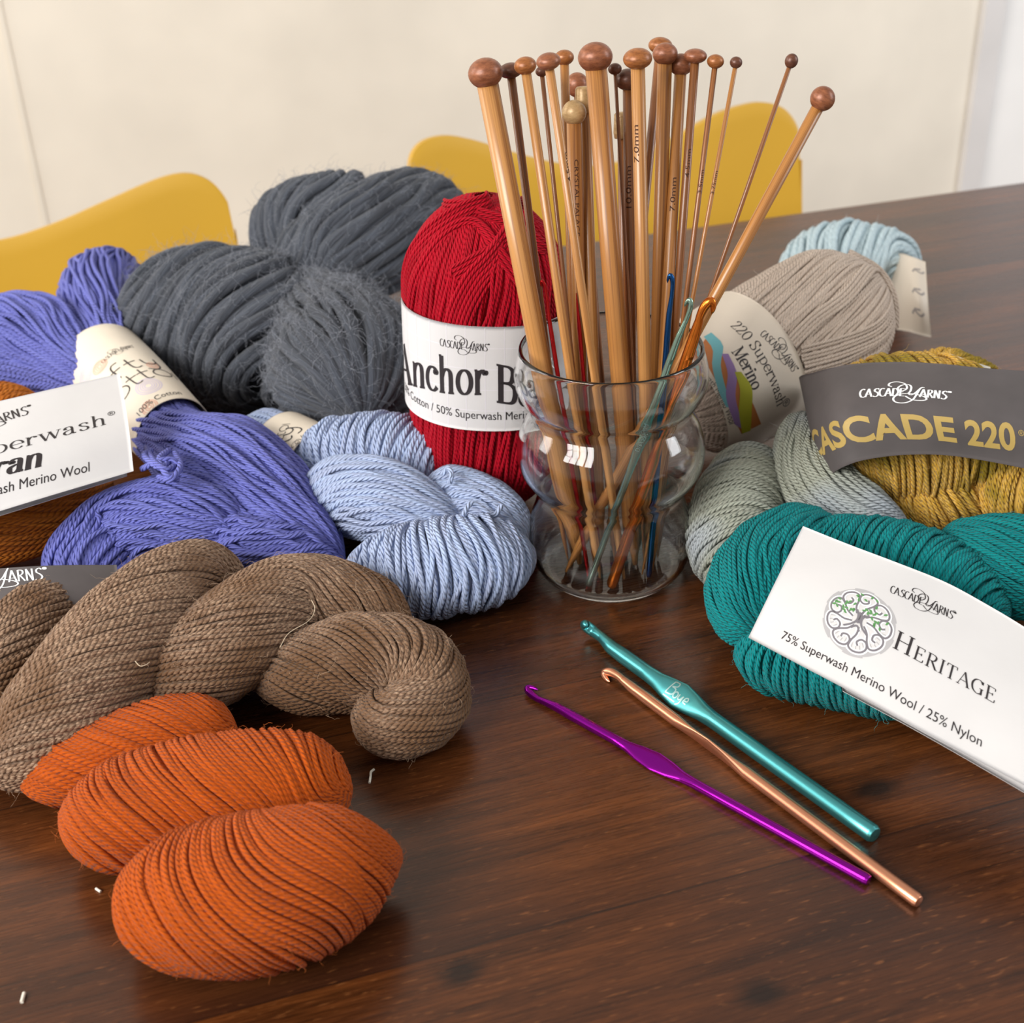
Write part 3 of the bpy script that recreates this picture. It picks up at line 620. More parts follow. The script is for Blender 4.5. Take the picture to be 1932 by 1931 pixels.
def basis(B, T):
    z = nz(np.asarray(T) - B); x = CAMP - (B + T) / 2; x = nz(x - z * (x @ z)); y = np.cross(z, x)
    return Matrix(((x[0], y[0], z[0], B[0] / 100), (x[1], y[1], z[1], B[1] / 100), (x[2], y[2], z[2], TZ + B[2] / 100), (0, 0, 0, 1)))
def stick(name, B, T, label, cat, group=None):
    B, T = np.array(B, float), np.array(T, float); o = bpy.data.objects.new(name, None); COL.objects.link(o); o.matrix_world = basis(B, T); o.empty_display_size = 0.02
    o.matrix_basis = basis(B, T); setp(o, label, cat, group); return o, float(np.linalg.norm(T - B))
def needle(B, T, r, kr, kh, wood, kn, label, group, mark=None, at=None, down=False, cyl=False, ang=0.0, ms=0.36):
    o, L = stick('knitting_needle', B, T, label, 'knitting needle', group)
    tl = min(2.6, 6 * r + 0.6)
    pr = [(0.015, 0.0), (r * 0.28, 0.06), (r * 0.45, tl * 0.25), (r * 0.8, tl * 0.68), (r, tl), (r, tl * 1.3), (r, L * 0.5), (r, L - 0.02), (r * 0.5, L)]
    lathe(MB(), pr, 28).build('shaft', BAM[wood], o, local=True)
    if cyl: kp = [(r * 0.7, L - kh * 1.6), (kr * 0.9, L - kh * 1.55), (kr, L - kh), (kr * 0.9, L + kh * 0.8), (kr * 0.72, L + kh), (0.01, L + kh * 1.04)]
    else:
        a = np.linspace(-1.25, math.pi / 2, 16); kp = [(r * 0.8, L - kh * 0.93)] + [(max(kr * math.cos(x), 0.008), L + kh * (math.sin(x))) for x in a]
    lathe(MB(), kp, 32).build('knob', KNB[kn], o, local=True)
    if mark:
        V, F = sans(mark, bold=.004); s = ms * 1.2; zc = np.linalg.norm(onplane_y(at, B, T) - B) if at is not None else L * 0.75
        x = (V[:, 0] - V[:, 0].mean()) * s * 1.75; y = (V[:, 1] - 0.35) * s
        th = ang + (y / r if down else -y / r); z = zc + (-x if down else x)
        rr = r + 0.006
        MB().add(np.stack([rr * np.cos(th), rr * np.sin(th), z], 1), F).build('size_marking', M_INK, o, local=True)
    return o
def onplane_y(py, B, T):
    B, T = np.array(B, float), np.array(T, float); t = np.linspace(0, 1, 400); q = B + (T - B) * t[:, None]; return q[np.abs(proj(q)[:, 1] - py).argmin()]
NG = 'bamboo knitting needles in the glass'
needle([3.02, 51.32, 0.45], [-0.37, 52.1, 22.25], 0.42, 0.67, 0.561, 'l', 'r', 'thick pale bamboo needle leaning furthest left, with a big red-brown knob', NG)
needle([2.71, 51.85, 0.45], [0.6, 53.27, 22.07], 0.17, 0.47, 0.297, 'd', 'd', 'toasted dark bamboo needle half hidden behind the second pale needle, with a dark knob', NG)
needle([3.85, 50.07, 0.45], [1.15, 51.94, 22.5], 0.19, 0.43, 0.33, 'l', 'o', 'pale bamboo needle with a shiny amber knob, next after the thick left one', NG)
needle([4.92, 49.91, 0.45], [1.96, 50.01, 23.01], 0.17, 0.45, 0.308, 'l', 'r', 'pale bamboo needle marked 4.5mm, its flat red-brown knob third along the front', NG, mark='4.5mm', at=317, ang=0.9, down=False, ms=0.2)
needle([3.65, 51.34, 0.45], [1.82, 53.37, 21.97], 0.09, 0.25, 0.198, 'd', 'd', 'very thin dark needle behind the pale 4.5mm needle, with a small dark knob', NG)
needle([3.07, 51.94, 0.45], [2.77, 54.6, 22.22], 0.18, 0.39, 0.297, 'm', 'o', 'honey bamboo needle rising behind the pale round knob, with an amber top', NG)
needle([3.25, 52.43, 0.45], [3.08, 53.56, 20.29], 0.31, 0.49, 0.495, 'm', 'p', 'shorter bamboo needle with a pale round ball knob and printed maker letters', NG, mark='CRYSTAL PALACE', at=372, ang=0.15, down=True, ms=0.19)
needle([4.0, 51.76, 0.45], [3.51, 54.37, 20.71], 0.26, 0.36, 0.396, 'l', 'p', 'shorter needle with a pale blunt cap beside the thickest needle', NG, cyl=True)
needle([4.64, 51.47, 0.45], [3.42, 57.04, 20.61], 0.18, 0.49, 0.506, 'd', 'r', 'dark needle whose red-brown knob peeps out left behind the thickest needle', NG)
needle([5.53, 51.04, 0.45], [3.86, 52.65, 22.57], 0.42, 0.67, 0.561, 'm', 'r', 'thickest honey bamboo needle at the centre front, with the biggest red-brown knob', NG)
needle([5.93, 50.66, 0.45], [4.68, 53.41, 21.95], 0.07, 0.27, 0.22, 'd', 'd', 'thinnest needle with a tiny dark knob, just right of the thickest needle', NG)
needle([5.52, 51.99, 0.45], [5.24, 53.77, 21.45], 0.22, 0.53, 0.418, 'd', 'd', 'dark bamboo needle marked 10.0mm behind the pale 7.0mm needle', NG, mark='10.0mm', at=345, ang=-0.15, down=False, ms=0.27)
needle([6.19, 51.35, 0.45], [5.37, 51.53, 22.68], 0.27, 0.55, 0.385, 'l', 'o', 'pale bamboo needle marked 7.0mm, with a wide amber knob', NG, mark='7.0mm', at=266, ang=-0.55, down=False, ms=0.26)
needle([4.58, 52.83, 0.45], [6.74, 55.88, 22.29], 0.19, 0.49, 0.33, 'd', 'o', 'needle standing furthest back, its amber knob the highest of all', NG)
needle([6.41, 52.44, 0.45], [6.61, 53.22, 22.48], 0.28, 0.49, 0.418, 'm', 'r', 'honey bamboo needle with a glossy pinkish brown knob, right of the pale 7.0mm needle', NG)
needle([6.21, 50.44, 0.45], [7.29, 53.6, 21.98], 0.24, 0.49, 0.418, 'm', 'r', 'bamboo needle faintly marked 7.0mm behind the glossy pinkish knob', NG, mark='7.0mm', at=362, ang=-0.1, down=False, ms=0.24)
needle([6.63, 51.65, 0.45], [7.75, 52.96, 22.41], 0.17, 0.45, 0.275, 'd', 'r', 'toasted bamboo needle clearly marked 4.5mm in front of the yellow chair', NG, mark='4.5mm', at=308, ang=0.15, down=False, ms=0.2)
needle([6.33, 50.94, 0.45], [8.49, 52.66, 22.24], 0.11, 0.33, 0.264, 'd', 'o', 'slim dark needle marked 3.5mm, with a small amber knob', NG, mark='3.5mm', at=343, ang=0.1, down=False, ms=0.17)
needle([5.75, 50.22, 0.45], [9.26, 52.52, 22.2], 0.09, 0.24, 0.22, 'm', 'd', 'very slim needle marked 3.75mm, with a tiny dark knob', NG, mark='3.75mm', at=342, ang=0.1, down=False, ms=0.14)
needle([4.85, 51.75, 0.45], [11.25, 51.88, 22.31], 0.09, 0.25, 0.275, 'd', 'd', 'very slim unmarked needle leaning right, with a small dark ball', NG)
needle([2.32, 50.66, 0.45], [12.36, 51.07, 21.05], 0.24, 0.47, 0.462, 'm', 'r', 'medium needle leaning furthest right, its low red-brown knob clear of the rest', NG)
needle([5.26, 52.53, 0.45], [5.08, 54.43, 19.62], 0.2, 0.36, 0.396, 'd', 'p', 'shorter needle with a tan blunt cap, behind the gap beside the thickest needle', NG, cyl=True)

# ------------------------------------------------------------------ crochet hooks
def alu(name, rgb, rough=0.24):
    m, nt, b = nmat(name); b.inputs['Base Color'].default_value = srgb(rgb); b.inputs['Metallic'].default_value = 0.92; b.inputs['Roughness'].default_value = rough; return m
def hook(B, T, r, mat, label, group=None, grip=True, roll=0.0, text=None, tmat=None, gw=1.9, side=1, head=1.0, L=None, gripz=0.68, tsize=0.34, flip=False, hturn=0.0):
    """Crochet hook: B the plain end, T the hooked end; local x (turned by roll) is the way the thumb rest faces, the throat opens to side*y."""
    o, Lr = stick('crochet_hook', B, T, label, 'crochet hook', group); L = Lr
    zg = L * gripz; c, s = math.cos(roll), math.sin(roll)
    st = [(0, r * 0.02, r * 0.02), (0.02, r * 0.82, r * 0.82), (0.14, r, r)]
    if grip: st += [(zg - 1.9, r, r), (zg - 1.3, r * 1.12, r * 0.72), (zg - 0.7, r * gw * 0.82, r * 0.52), (zg, r * gw, r * 0.46), (zg + 0.7, r * gw * 0.82, r * 0.52), (zg + 1.3, r * 1.1, r * 0.74), (zg + 1.9, r, r)]
    st += [(L - 2.4, r, r), (L - 1.5, r * 0.88, r * 0.92), (L - 0.85, r * 0.62, r * 0.68)]
    st = np.array(st); n = 28; a = np.arange(n) * 2 * math.pi / n; zs = np.concatenate([np.linspace(st[i, 0], st[i + 1, 0], 7, endpoint=False) for i in range(len(st) - 1)] + [[st[-1, 0]]])
    ry = np.interp(zs, st[:, 0], st[:, 1]); rx = np.interp(zs, st[:, 0], st[:, 2])
    k = np.ones(3) / 3
    V = []
    for z, y_, x_ in zip(zs, ry, rx):
        X, Y_ = x_ * np.cos(a), y_ * np.sin(a) + side * (-r * 0.35) * np.clip((z - (L - 1.6)) / 0.8, 0, 1)
        V.append(np.stack([c * X - s * Y_, s * X + c * Y_, np.full(n, z)], 1))
    m_ = len(V); idx = np.arange(m_ * n).reshape(m_, n); nx = np.roll(idx, -1, 1); mb = MB()
    mb.add(np.vstack(V), np.stack([idx[:-1], nx[:-1], nx[1:], idx[1:]], -1).reshape(-1, 4)); mb.add(np.vstack(V), [list(range(n))[::-1]])
    # hooked head: the neck runs on, rounds over and comes back to a point
    y0 = -side * r * 0.35; hd = head
    pth = [(L - 0.95, y0, r * .66), (L - 0.5 * hd, y0 - side * r * .04, r * .68), (L - 0.22 * hd, y0 + side * r * .14, r * .76), (L - 0.05, y0 + side * r * .55, r * .76), (L + .01, y0 + side * r * 1.02, r * .66), (L - 0.12 * hd, y0 + side * r * 1.45, r * .5), (L - 0.26 * hd, y0 + side * r * 1.6, r * .34), (L - 0.36 * hd, y0 + side * r * 1.6, r * .08)]
    c2, s2 = math.cos(roll + hturn), math.sin(roll + hturn); yc = y0
    Pp = spline(np.array([(-s * yc - s2 * (y - yc), c * yc + c2 * (y - yc), z, rr) for z, y, rr in pth]), 40)
    nrm = np.broadcast_to(np.array([c2, s2, 0.0]), (1, 40, 3)); tubes(mb, Pp[None, :, :3], nrm, Pp[None, :, 3], 16, 1.0, [0.5], cap=True)
    mb.build('handle', mat, o, local=True)
    if text:
        V, F = text; V = V - (V.max(0) + V.min(0)) / 2; sc = tsize
        z = zg + V[:, 0] * sc * (-1 if flip else 1); y = V[:, 1] * sc * (1 if flip else -1)
        yy = y; ryz = np.interp(z, st[:, 0], st[:, 1]); rxz = np.interp(z, st[:, 0], st[:, 2]); X = rxz * np.sqrt(np.clip(1 - (yy / ryz) ** 2, 0, 1)) + 0.008
        MB().add(np.stack([c * X - s * yy, s * X + c * yy, z], 1), F).build('engraved_lettering', tmat, o, local=True)
    return o
A_TEAL = alu('teal_aluminium', (92, 180, 184), 0.32); A_COP = alu('rose_copper_aluminium', (236, 164, 128), 0.3); A_PUR = alu('purple_aluminium', (152, 22, 158), 0.2)
A_SAGE = alu('sage_silver_aluminium', (150, 182, 166), 0.2); A_ORG = alu('orange_copper_aluminium', (222, 122, 44), 0.22); A_BLUE = alu('blue_aluminium', (36, 84, 142), 0.22); A_RED = alu('red_aluminium', (190, 36, 40), 0.22)
def flathook(pA, pB, r, *a, **k):
    """A hook lying on the table: plain end at photo pixel pB, hooked end at pA."""
    return hook(P(*pB, r), P(*pA, r), r, *a, **k)
boye = mono([crv([(.0, -.02), (.06, .4), (.1, .72)]), crv([(.1, .72), (.36, .74), (.4, .55), (.14, .42)]), crv([(.14, .42), (.42, .38), (.4, .08), (.0, -.02)]), arc(.6, .16, .12, .17, 0, 360, 20),
             crv([(.8, .32), (.82, .1), (.95, .06), (1.04, .3)]), crv([(1.06, .32), (1.02, -.1), (.86, -.24)]), crv([(1.18, .16), (1.4, .2), (1.36, .36), (1.22, .3), (1.2, .08), (1.42, .04)]), [(-.04, -.16), (.78, -.16)]], 0.07)
M_TL = alu('teal_bright_edge', (190, 226, 224), 0.35)
flathook((1108, 1190), (1652, 1577), 0.33, A_TEAL, 'teal metal crochet hook lying rightmost on the table, engraved thumb rest', None, roll=0.15, text=boye, tmat=M_TL, gw=1.75, side=-1, head=.8, gripz=.63, tsize=.8, flip=True, hturn=1.5)
flathook((1148, 1265), (1735, 1703), 0.235, A_COP, 'rose copper crochet hook lying between the teal and the purple hooks', None, roll=-1.15, hturn=1.15, gw=1.7, side=-1, head=1.3, gripz=.62)
flathook((993, 1303), (1641, 1663), 0.2, A_PUR, 'purple metal crochet hook lying leftmost on the bare table', None, roll=0.35, gw=2.0, side=1, head=1.2, gripz=.58)
HG = 'crochet hooks standing in the glass'
hook([3.35, 50.16, 0.45], [1.65, 51.89, 13.93], .095, A_RED, 'thin dark red crochet hook in front of the red ball, inside the glass', HG, grip=False, side=-1, head=.7)
hook([6.03, 50.06, 0.45], [6.79, 50.7, 14.39], .13, A_BLUE, 'blue metal crochet hook standing in the glass', HG, grip=False, side=-1, head=.9)
hook([3.28, 49.57, 0.45], [7.4, 49.27, 13.83], .15, A_SAGE, 'sage silver crochet hook leaning in the glass, with an engraved thumb rest', HG, side=-1, gripz=.55, gw=1.6, text=sans('D/3-3.25MM'), tmat=M_TL, tsize=.26, head=.9)
hook([4.29, 49.38, 0.45], [8.14, 50.21, 13.5], .25, A_ORG, 'fat orange copper crochet hook leaning at the front of the glass', HG, roll=1.3, hturn=-1.3, side=1, gripz=.6, gw=1.2, head=1.35)
def dpn(B, T, r, mat, label):
    o, L = stick('double_pointed_needle', B, T, label, 'knitting needle', 'double pointed needles in the glass')
    lathe(MB(), [(0.015, 0), (r * .5, .4), (r, 1.3), (r, L - 1.5), (r * .55, L - .5), (.015, L)], 24).build('shaft', mat, o, local=True)
dpn([3.94, 51.33, 0.45], [3.05, 52.75, 13.02], 0.09, A_RED, 'red metal needle with a sharp upper tip, beside the thickest bamboo needle')
dpn([5.66, 51.65, 0.45], [7.31, 52.77, 11.29], 0.1, BAM['l'], 'pale wooden needle with its sharp tip showing beside the blue hook')
dpn([2.5, 51.5, 0.45], [0.88, 52.4, 11.83], 0.11, BAM['m'], 'honey wooden needle with its sharp tip against the left rim of the glass')

# ------------------------------------------------------------------ specks on the table
M_LINT = flat('white_lint', (226, 220, 206), 0.9)
def lint(label, pts, r):
    mb = MB(); strand(mb, [P(x, y, r) for x, y in pts], r, n=14, sides=6); o = mb.build('lint_fleck', M_LINT); setp(o, label, 'lint', 'white lint flecks on the table')
lint('curled white lint fleck on the table right of the orange hank', [(697, 1478), (699, 1466), (700, 1457), (706, 1452)], 0.045)
lint('tiny white lint fleck on the table left of the orange hank', [(181, 1677), (190, 1683)], 0.05)
lint('pale straight lint sliver on the table at the lower left corner', [(41, 1892), (46, 1874)], 0.06)

# ================================================================== yarn
def T_(spec, ra, rb=None, **k):
    """A body given by photo pixels and the height of its axis; it is lifted so that it rests on the table."""
    n = len(spec); rr = np.broadcast_to(np.asarray(rb if rb is not None else ra, float), (n,))
    return Tube([P(x, y, max(z, rr[i] * (.97 if 0 < i < n - 1 else .6) + .06)) for i, (x, y, z) in enumerate(spec)], ra, rb, **k)
def base_of(*q): p = P(*q); return np.array([p[0], p[1], 0.0])
def belt(mb, tb, path, n, yr, off=0.05, seed=0, pitch=None):
    """n side-by-side strands strapped over a body along (t, theta) points."""
    pt = np.array(path, float); c = spline(pt, 70); p, N = tb.ev(c[:, 0], c[:, 1], off); T = nz(np.gradient(p, axis=0)); S = nz(np.cross(T, N))
    rs = np.random.RandomState(seed); k = (np.arange(n) - (n - 1) / 2)[:, None, None] * 2 * yr * 0.9
    Pk = p[None] + S[None] * k + N[None] * ((rs.rand(n, 1, 1) - 0.5) * yr * 0.6 - (k / (n * yr)) ** 2 * yr * 0.5)
    tubes(mb, Pk, np.broadcast_to(N, Pk.shape), yr, 6, pitch or yr * 2.4, rs.rand(n))
_fz = {}
def FUZZ(M):
    """Loose fibres: coloured paler than the packed strands, painting in the light thin hairs catch."""
    if M.name not in _fz:
        c = FZ.get(M.name, (200, 190, 180)); _fz[M.name] = flat(M.name + '_loose_fibre', c, 0.7)
    return _fz[M.name]
FZ = {'orange_wool': (226, 120, 50), 'brown_heather_wool': (186, 158, 132), 'bulky_grey_wool': (146, 150, 160), 'mustard_heather_wool': (206, 170, 90), 'teal_wool': (60, 160, 160), 'sage_grey_wool': (196, 200, 196), 'red_cotton': (214, 40, 60), 'beige_wool': (230, 214, 200), 'pale_aqua_wool': (206, 222, 226)}  # fibre tints lightened, standing in for light caught by thin hairs
M_PAPER = paint('white_label_paper', (212, 210, 210), bump=0.06, rough=0.55, var=0.01, scale=40); M_CREAM = paint('cream_label_paper', (226, 214, 196), bump=0.05, rough=0.5, var=0.02, scale=40)
M_BEIGE = paint('beige_label_paper', (214, 202, 186), bump=0.05, rough=0.5, var=0.015, scale=40); M_DARK = paint('charcoal_label_paper', (84, 78, 78), bump=0.08, rough=0.75, var=0.05, scale=60)
M_BLK = flat('black_print', (44, 38, 40), 0.5); M_WHT = flat('white_print', (250, 250, 250), 0.5); M_GOLDP = flat('gold_print', (184, 156, 88), 0.55); M_GREY = flat('grey_print', (176, 174, 176), 0.55); M_MID = flat('mid_grey_print', (122, 118, 124), 0.55)
M_GRID = flat('faint_grid_print', (224, 220, 226), 0.6); M_LEAF = flat('green_leaf_print', (92, 146, 88), 0.55)
LOGO = logo(); LOGOB = logo(0.12, 0.05)

# ---- orange hank, front left
M = yarn_mat('orange_wool', (192, 84, 6), (152, 62, 2), 3, 0.9, strand_var=0.4, sheen=0.3)
h = thing('yarn_hank', base_of(420, 1560), 'orange wool hank lying lowest on the table, half under the brown hank', 'yarn')
mb = MB(); yr = .1
kw = dict(wander=.9, fr=.005, lift=.25, dens=1.22)
wind(mb, T_([(40, 1480, 1.2), (180, 1445, 1.6), (320, 1400, 1.75), (445, 1385, 1.4)], [1.0, 1.5, 1.7, 1.4], cap=(.25, .16)), yr, 'ring', 1, tilt=1.6, t0=-.8, **kw)
wind(mb, T_([(122, 1545, 1.5), (240, 1535, 1.9), (390, 1505, 2.1), (540, 1485, 1.9), (660, 1505, 1.5)], [1.5, 2.15, 2.3, 2.1, 1.5], [1.3, 1.8, 1.95, 1.8, 1.3], cap=(.2, .18), power=2.2), yr, 'ring', 2, tilt=1.4, t0=-.8, fuzz=250, flen=.5, **kw)
wind(mb, T_([(252, 1665, 1.5), (360, 1688, 2.0), (500, 1680, 2.25), (630, 1640, 2.0), (752, 1612, 1.4)], [1.6, 2.5, 2.75, 2.3, 1.1], [1.4, 1.95, 2.1, 1.9, 1.1], cap=(.2, .24), power=2.2), yr, 'ring', 3, tilt=1.4, t0=-.8, fuzz=300, flen=.5, **kw)
mb.build('wound_yarn', [M, FUZZ(M)], h)

# ---- brown heathered hank twisted like a rope, left
M = yarn_mat('brown_heather_wool', (132, 102, 80), (92, 68, 52), 2, 1.1, heather=(182, 152, 126), strand_var=0.6, sheen=0.35, spot=((118, 86, 60), 22))
h = thing('yarn_hank', base_of(330, 1280), 'brown heathered wool hank twisted like a rope, across the left foreground', 'yarn')
mb = MB(); yr = .098
wind(mb, T_([(-150, 1400, 1.9), (-40, 1330, 2.2), (30, 1240, 2.8), (90, 1160, 3.0), (150, 1130, 2.6)], [1.5, 1.9, 1.9, 1.7, 1.1], cap=(.1, .2)), yr, 'long', 11, turns=-.5, wander=1.5, fuzz=200, flen=.7)
wind(mb, T_([(-30, 1470, 1.5), (70, 1400, 2.0), (180, 1280, 2.9), (280, 1175, 3.5), (375, 1105, 3.3), (470, 1120, 2.4)], [1.3, 2.0, 2.35, 2.35, 1.9, 1.2], cap=(.2, .15)), yr, 'long', 12, turns=-.75, wander=1.6, fuzz=350, flen=.7)
wind(mb, T_([(265, 1320, 1.6), (350, 1270, 2.4), (450, 1200, 3.0), (560, 1135, 3.0), (670, 1150, 2.5), (770, 1200, 1.7)], [1.2, 1.85, 2.1, 1.95, 1.7, 1.3], cap=(.2, .15)), yr, 'long', 13, turns=-.7, wander=1.6, fuzz=350, flen=.7)
wind(mb, T_([(480, 1290, 1.3), (570, 1272, 1.7), (680, 1250, 2.1), (780, 1262, 2.1), (808, 1325, 1.5), (745, 1362, 1.2), (688, 1338, .9)], [1.1, 1.65, 1.95, 1.8, 1.55, 1.4, .9], cap=(.18, .12)), yr, 'long', 14, turns=-.9, wander=1.5, fuzz=350, flen=.7)
mb.build('wound_yarn', [M, FUZZ(M)], h)
pc = Patch([[P(-170, 1090, 4.6), P(0, 1073, 5.0), P(110, 1067, 4.9), P(220, 1066, 4.4)], [P(-170, 1160, 3.9), P(0, 1135, 4.4), P(110, 1128, 4.2), P(225, 1120, 3.8)], [P(-170, 1220, 2.6), P(0, 1200, 3.2), P(110, 1190, 3.1), P(215, 1170, 2.8)]])
lb = pc.sheet().build('paper_label', M_DARK, h); setp(lb, 'charcoal paper label')
m2 = MB(); put(m2, pc, LOGO, (-118, 1118), (90, 1094), .9, xr=(0, 5.27)); m2.build('printed_lettering', M_WHT, lb)
for q in ([P(528, 1222, 4.9), P(545, 1195, 5.1), P(582, 1172, 5.2), P(594, 1150, 5.1), P(588, 1133, 5.0)], [P(255, 1248, 5.6), P(264, 1257, 5.6), P(275, 1255, 5.6), P(282, 1250, 5.6)]):
    m2 = MB(); strand(m2, q, .013, n=24, sides=4); setp(m2.build('stray_fibre', flat('pale_fibre', (214, 196, 168), .8), h), 'pale stray fibre')

# ---- violet-blue cotton skein
M = yarn_mat('violet_blue_cotton', (122, 128, 208), (98, 102, 182), 4, 1.0, strand_var=0.5, sheen=0.1, rough=0.6)
h = thing('yarn_skein', base_of(400, 960), 'violet blue cotton skein with a patterned cream label, at the left', 'yarn')
mb = MB(); yr = .122
wind(mb, T_([(228, 740, 3.6), (165, 705, 4.2), (80, 650, 4.6), (-20, 650, 4.0), (-80, 720, 3)], [.9, 1.2, 2.8, 3.0, 2.0], [.9, 1.2, 2.5, 2.5, 1.6], cap=(.02, .3)), yr, 'long', 21, turns=-.12, wander=3.0, lift=.9)
wind(mb, T_([(228, 730, 3.6), (195, 640, 4.7), (185, 560, 5.2), (215, 525, 4.6), (265, 535, 3.6)], [1.1, 1.7, 2.3, 2.2, 1.4], [1.1, 1.7, 2.2, 2.0, 1.4], cap=(.02, .25)), yr, 'long', 22, turns=.15, wander=3.0, lift=.9)
tl = T_([(190, 680, 3.9), (240, 732, 3.8), (298, 790, 3.6), (357, 848, 3.3)], [1.8, 1.85, 1.75, 1.6], cap=(0, 0))
wind(mb, tl, yr, 'long', 23, turns=0.03)
wind(mb, T_([(300, 815, 3.4), (350, 845, 3.7), (405, 875, 3.7), (475, 930, 3.2), (560, 1015, 2.2), (640, 1075, 1.4)], [1.4, 1.9, 2.75, 2.7, 2.0, .9], [1.4, 1.7, 2.3, 2.3, 1.7, .8], cap=(.02, .15)), yr, 'long', 24, turns=.16, wander=3.0, lift=.9)
wind(mb, T_([(470, 1020, 2.4), (400, 985, 3.2), (310, 985, 3.1), (215, 1025, 2.3), (160, 1090, 1.2), (150, 1150, .9)], [1.1, 1.7, 2.0, 2.1, 1.8, 1.0], cap=(.2, .2)), yr, 'long', 25, turns=-.2, wander=3.0, lift=.9)
wind(mb, T_([(410, 1000, 2.8), (490, 1035, 2.5), (570, 1060, 1.9), (650, 1085, 1.2)], [1.2, 1.4, 1.3, .8], cap=(.2, .25)), yr, 'long', 26, turns=.3, wander=3.0, lift=.9)
for k, q in enumerate([[(285, 850, 5.6), (272, 860, 6.0), (300, 882, 6.2), (318, 872, 6.1)], [(318, 850, 5.8), (300, 868, 6.2), (316, 898, 6.2), (335, 905, 5.8)], [(268, 885, 5.6), (295, 872, 6.2), (325, 868, 6.2), (340, 890, 5.8)], [(330, 855, 5.8), (340, 880, 6.1), (322, 905, 6.1), (300, 900, 5.8)], [(276, 845, 5.4), (290, 870, 6.2), (312, 886, 6.3), (330, 880, 6)]]):
    strand(mb, [P(*a) for a in q], yr * 1.15, .1 + .2 * k)
mb.build('wound_yarn', [M, FUZZ(M)], h)
pc = Patch([[tl.ev(np.array(t), np.array(a), .6 - .3 * t)[0] for a in np.linspace(-1.4, 4.2, 15)] for t in np.linspace(.06, .86, 6)], na=90, closed=True)
lb = pc.sheet().build('paper_label', M_CREAM, h); setp(lb, 'cream label patterned with pale rings')
def ringset(mb, cx, cy, rs_, w=6):
    for r in rs_:
        c0 = np.array(pc.inv(cx, cy)) * [pc.LW, pc.LH]; V, F = mono([arc(0, 0, r, r, 0, 360, 40)], .05 * w / 6 * 1.0)
        q = c0 + V; a, b = q[:, 0] / pc.LW, q[:, 1] / pc.LH; ok = (a > 0) & (a < 1) & (b > 0) & (b < 1); k = ok[F].all(1); F = F[k]
        if len(F): mb.add(pc.ev(np.clip(a, 0, 1), np.clip(b, 0, 1), .008), F)
for cx, cy, rs_, cn, cl in ((188, 692, (.12, .24, .36, .46), 'pale_coral_print', (226, 176, 152)), (290, 690, (.12, .24, .36), 'pale_coral_print', 0), (282, 768, (.12, .24, .38, .48), 'pale_coral_print', 0), (280, 728, (.2, .32, .44, .58, .7), 'pale_lilac_print', (200, 190, 206)), (160, 712, (.2, .34, .48, .6), 'pale_lilac_print', 0)):
    m2 = MB(); ringset(m2, cx, cy, rs_, 8)
    if m2.n: m2.build('ring_print', flat(cn, cl, .6), lb)
m2 = MB(); put(m2, pc, LOGO, (196, 686), (256, 656), 1.0)
xh = .6
nif = [[(.0, 0), (.0, .8)], [(.0, .8), (.5, 0)], [(.5, 0), (.5, .8)], [(.78, 0), (.78, .55)], [(.78, .7), (.78, .75)], crv([(1.1, 0), (1.1, .7), (1.2, .95), (1.4, .95)]), [(.95, .55), (1.35, .55)], crv([(1.62, .85), (1.62, .2), (1.72, 0), (1.88, .05)]), [(1.46, .55), (1.85, .55)], crv([(2.0, .55), (2.05, .2), (2.25, .1), (2.42, .25), (2.45, .55)]), crv([(2.45, .55), (2.42, -.1), (2.2, -.35), (1.95, -.25)])]
put(m2, pc, mono(nif, .055), (216, 728), (301, 691), .85, xr=(.78, 2.45))
cot = [arc(.32, .3, .32, .32, 50, 310, 30), arc(1.12, .3, .34, .32, 0, 360, 40), crv([(1.7, .9), (1.7, .15), (1.8, 0), (1.95, .04)]), [(1.52, .6), (1.95, .6)], crv([(2.15, .9), (2.15, .15), (2.25, 0), (2.4, .04)]), [(1.98, .6), (2.4, .6)], arc(2.85, .3, .34, .32, 0, 360, 40), [(3.35, 0), (3.35, .6)]]
put(m2, pc, mono(cot, .055), (229, 765), (329, 714), .85, xr=(.78, 3.19))
put(m2, pc, sans('100% Cotton'), (264, 786), (344, 745), 1.0); m2.build('printed_lettering', M_BLK, lb)

# ---- rust skein with the white tag, left edge
M = yarn_mat('rust_wool', (206, 122, 40), (156, 80, 22), 3, 1.0, strand_var=0.7, sheen=0.2)
h = thing('yarn_skein', base_of(20, 1040), 'rust brown skein cut by the left edge, under a large white tag', 'yarn')
mb = MB(); yr = .125
wind(mb, T_([(-230, 960, 2.8), (-90, 975, 2.9), (40, 965, 2.8), (140, 940, 2.6), (205, 905, 2.2)], [2.2, 2.6, 2.5, 1.8, .9], [2.2, 2.4, 2.2, 1.6, .8], cap=(.2, .3)), yr, 'long', 31, turns=-.3, wander=2)
wind(mb, T_([(-200, 830, 3.6), (-60, 790, 4.2), (30, 765, 4.4), (80, 770, 3.8)], [1.4, 1.5, 1.2, .6], cap=(.1, .3)), yr, 'long', 32, turns=.2, wander=1.5)
mb.build('wound_yarn', [M, FUZZ(M)], h)
pc = Patch([[P(-260, 818, 7.6), P(-100, 780, 7.8), P(60, 743, 8.0), P(226, 705, 8.0)], [P(-265, 930, 6.9), P(-90, 885, 7.1), P(70, 845, 7.2), P(242, 800, 7.2)], [P(-270, 1052, 5.4), P(-90, 993, 5.6), P(80, 940, 5.8), P(252, 889, 5.8)]])
lb = pc.sheet().build('paper_tag', M_PAPER, h); setp(lb, 'white paper tag')
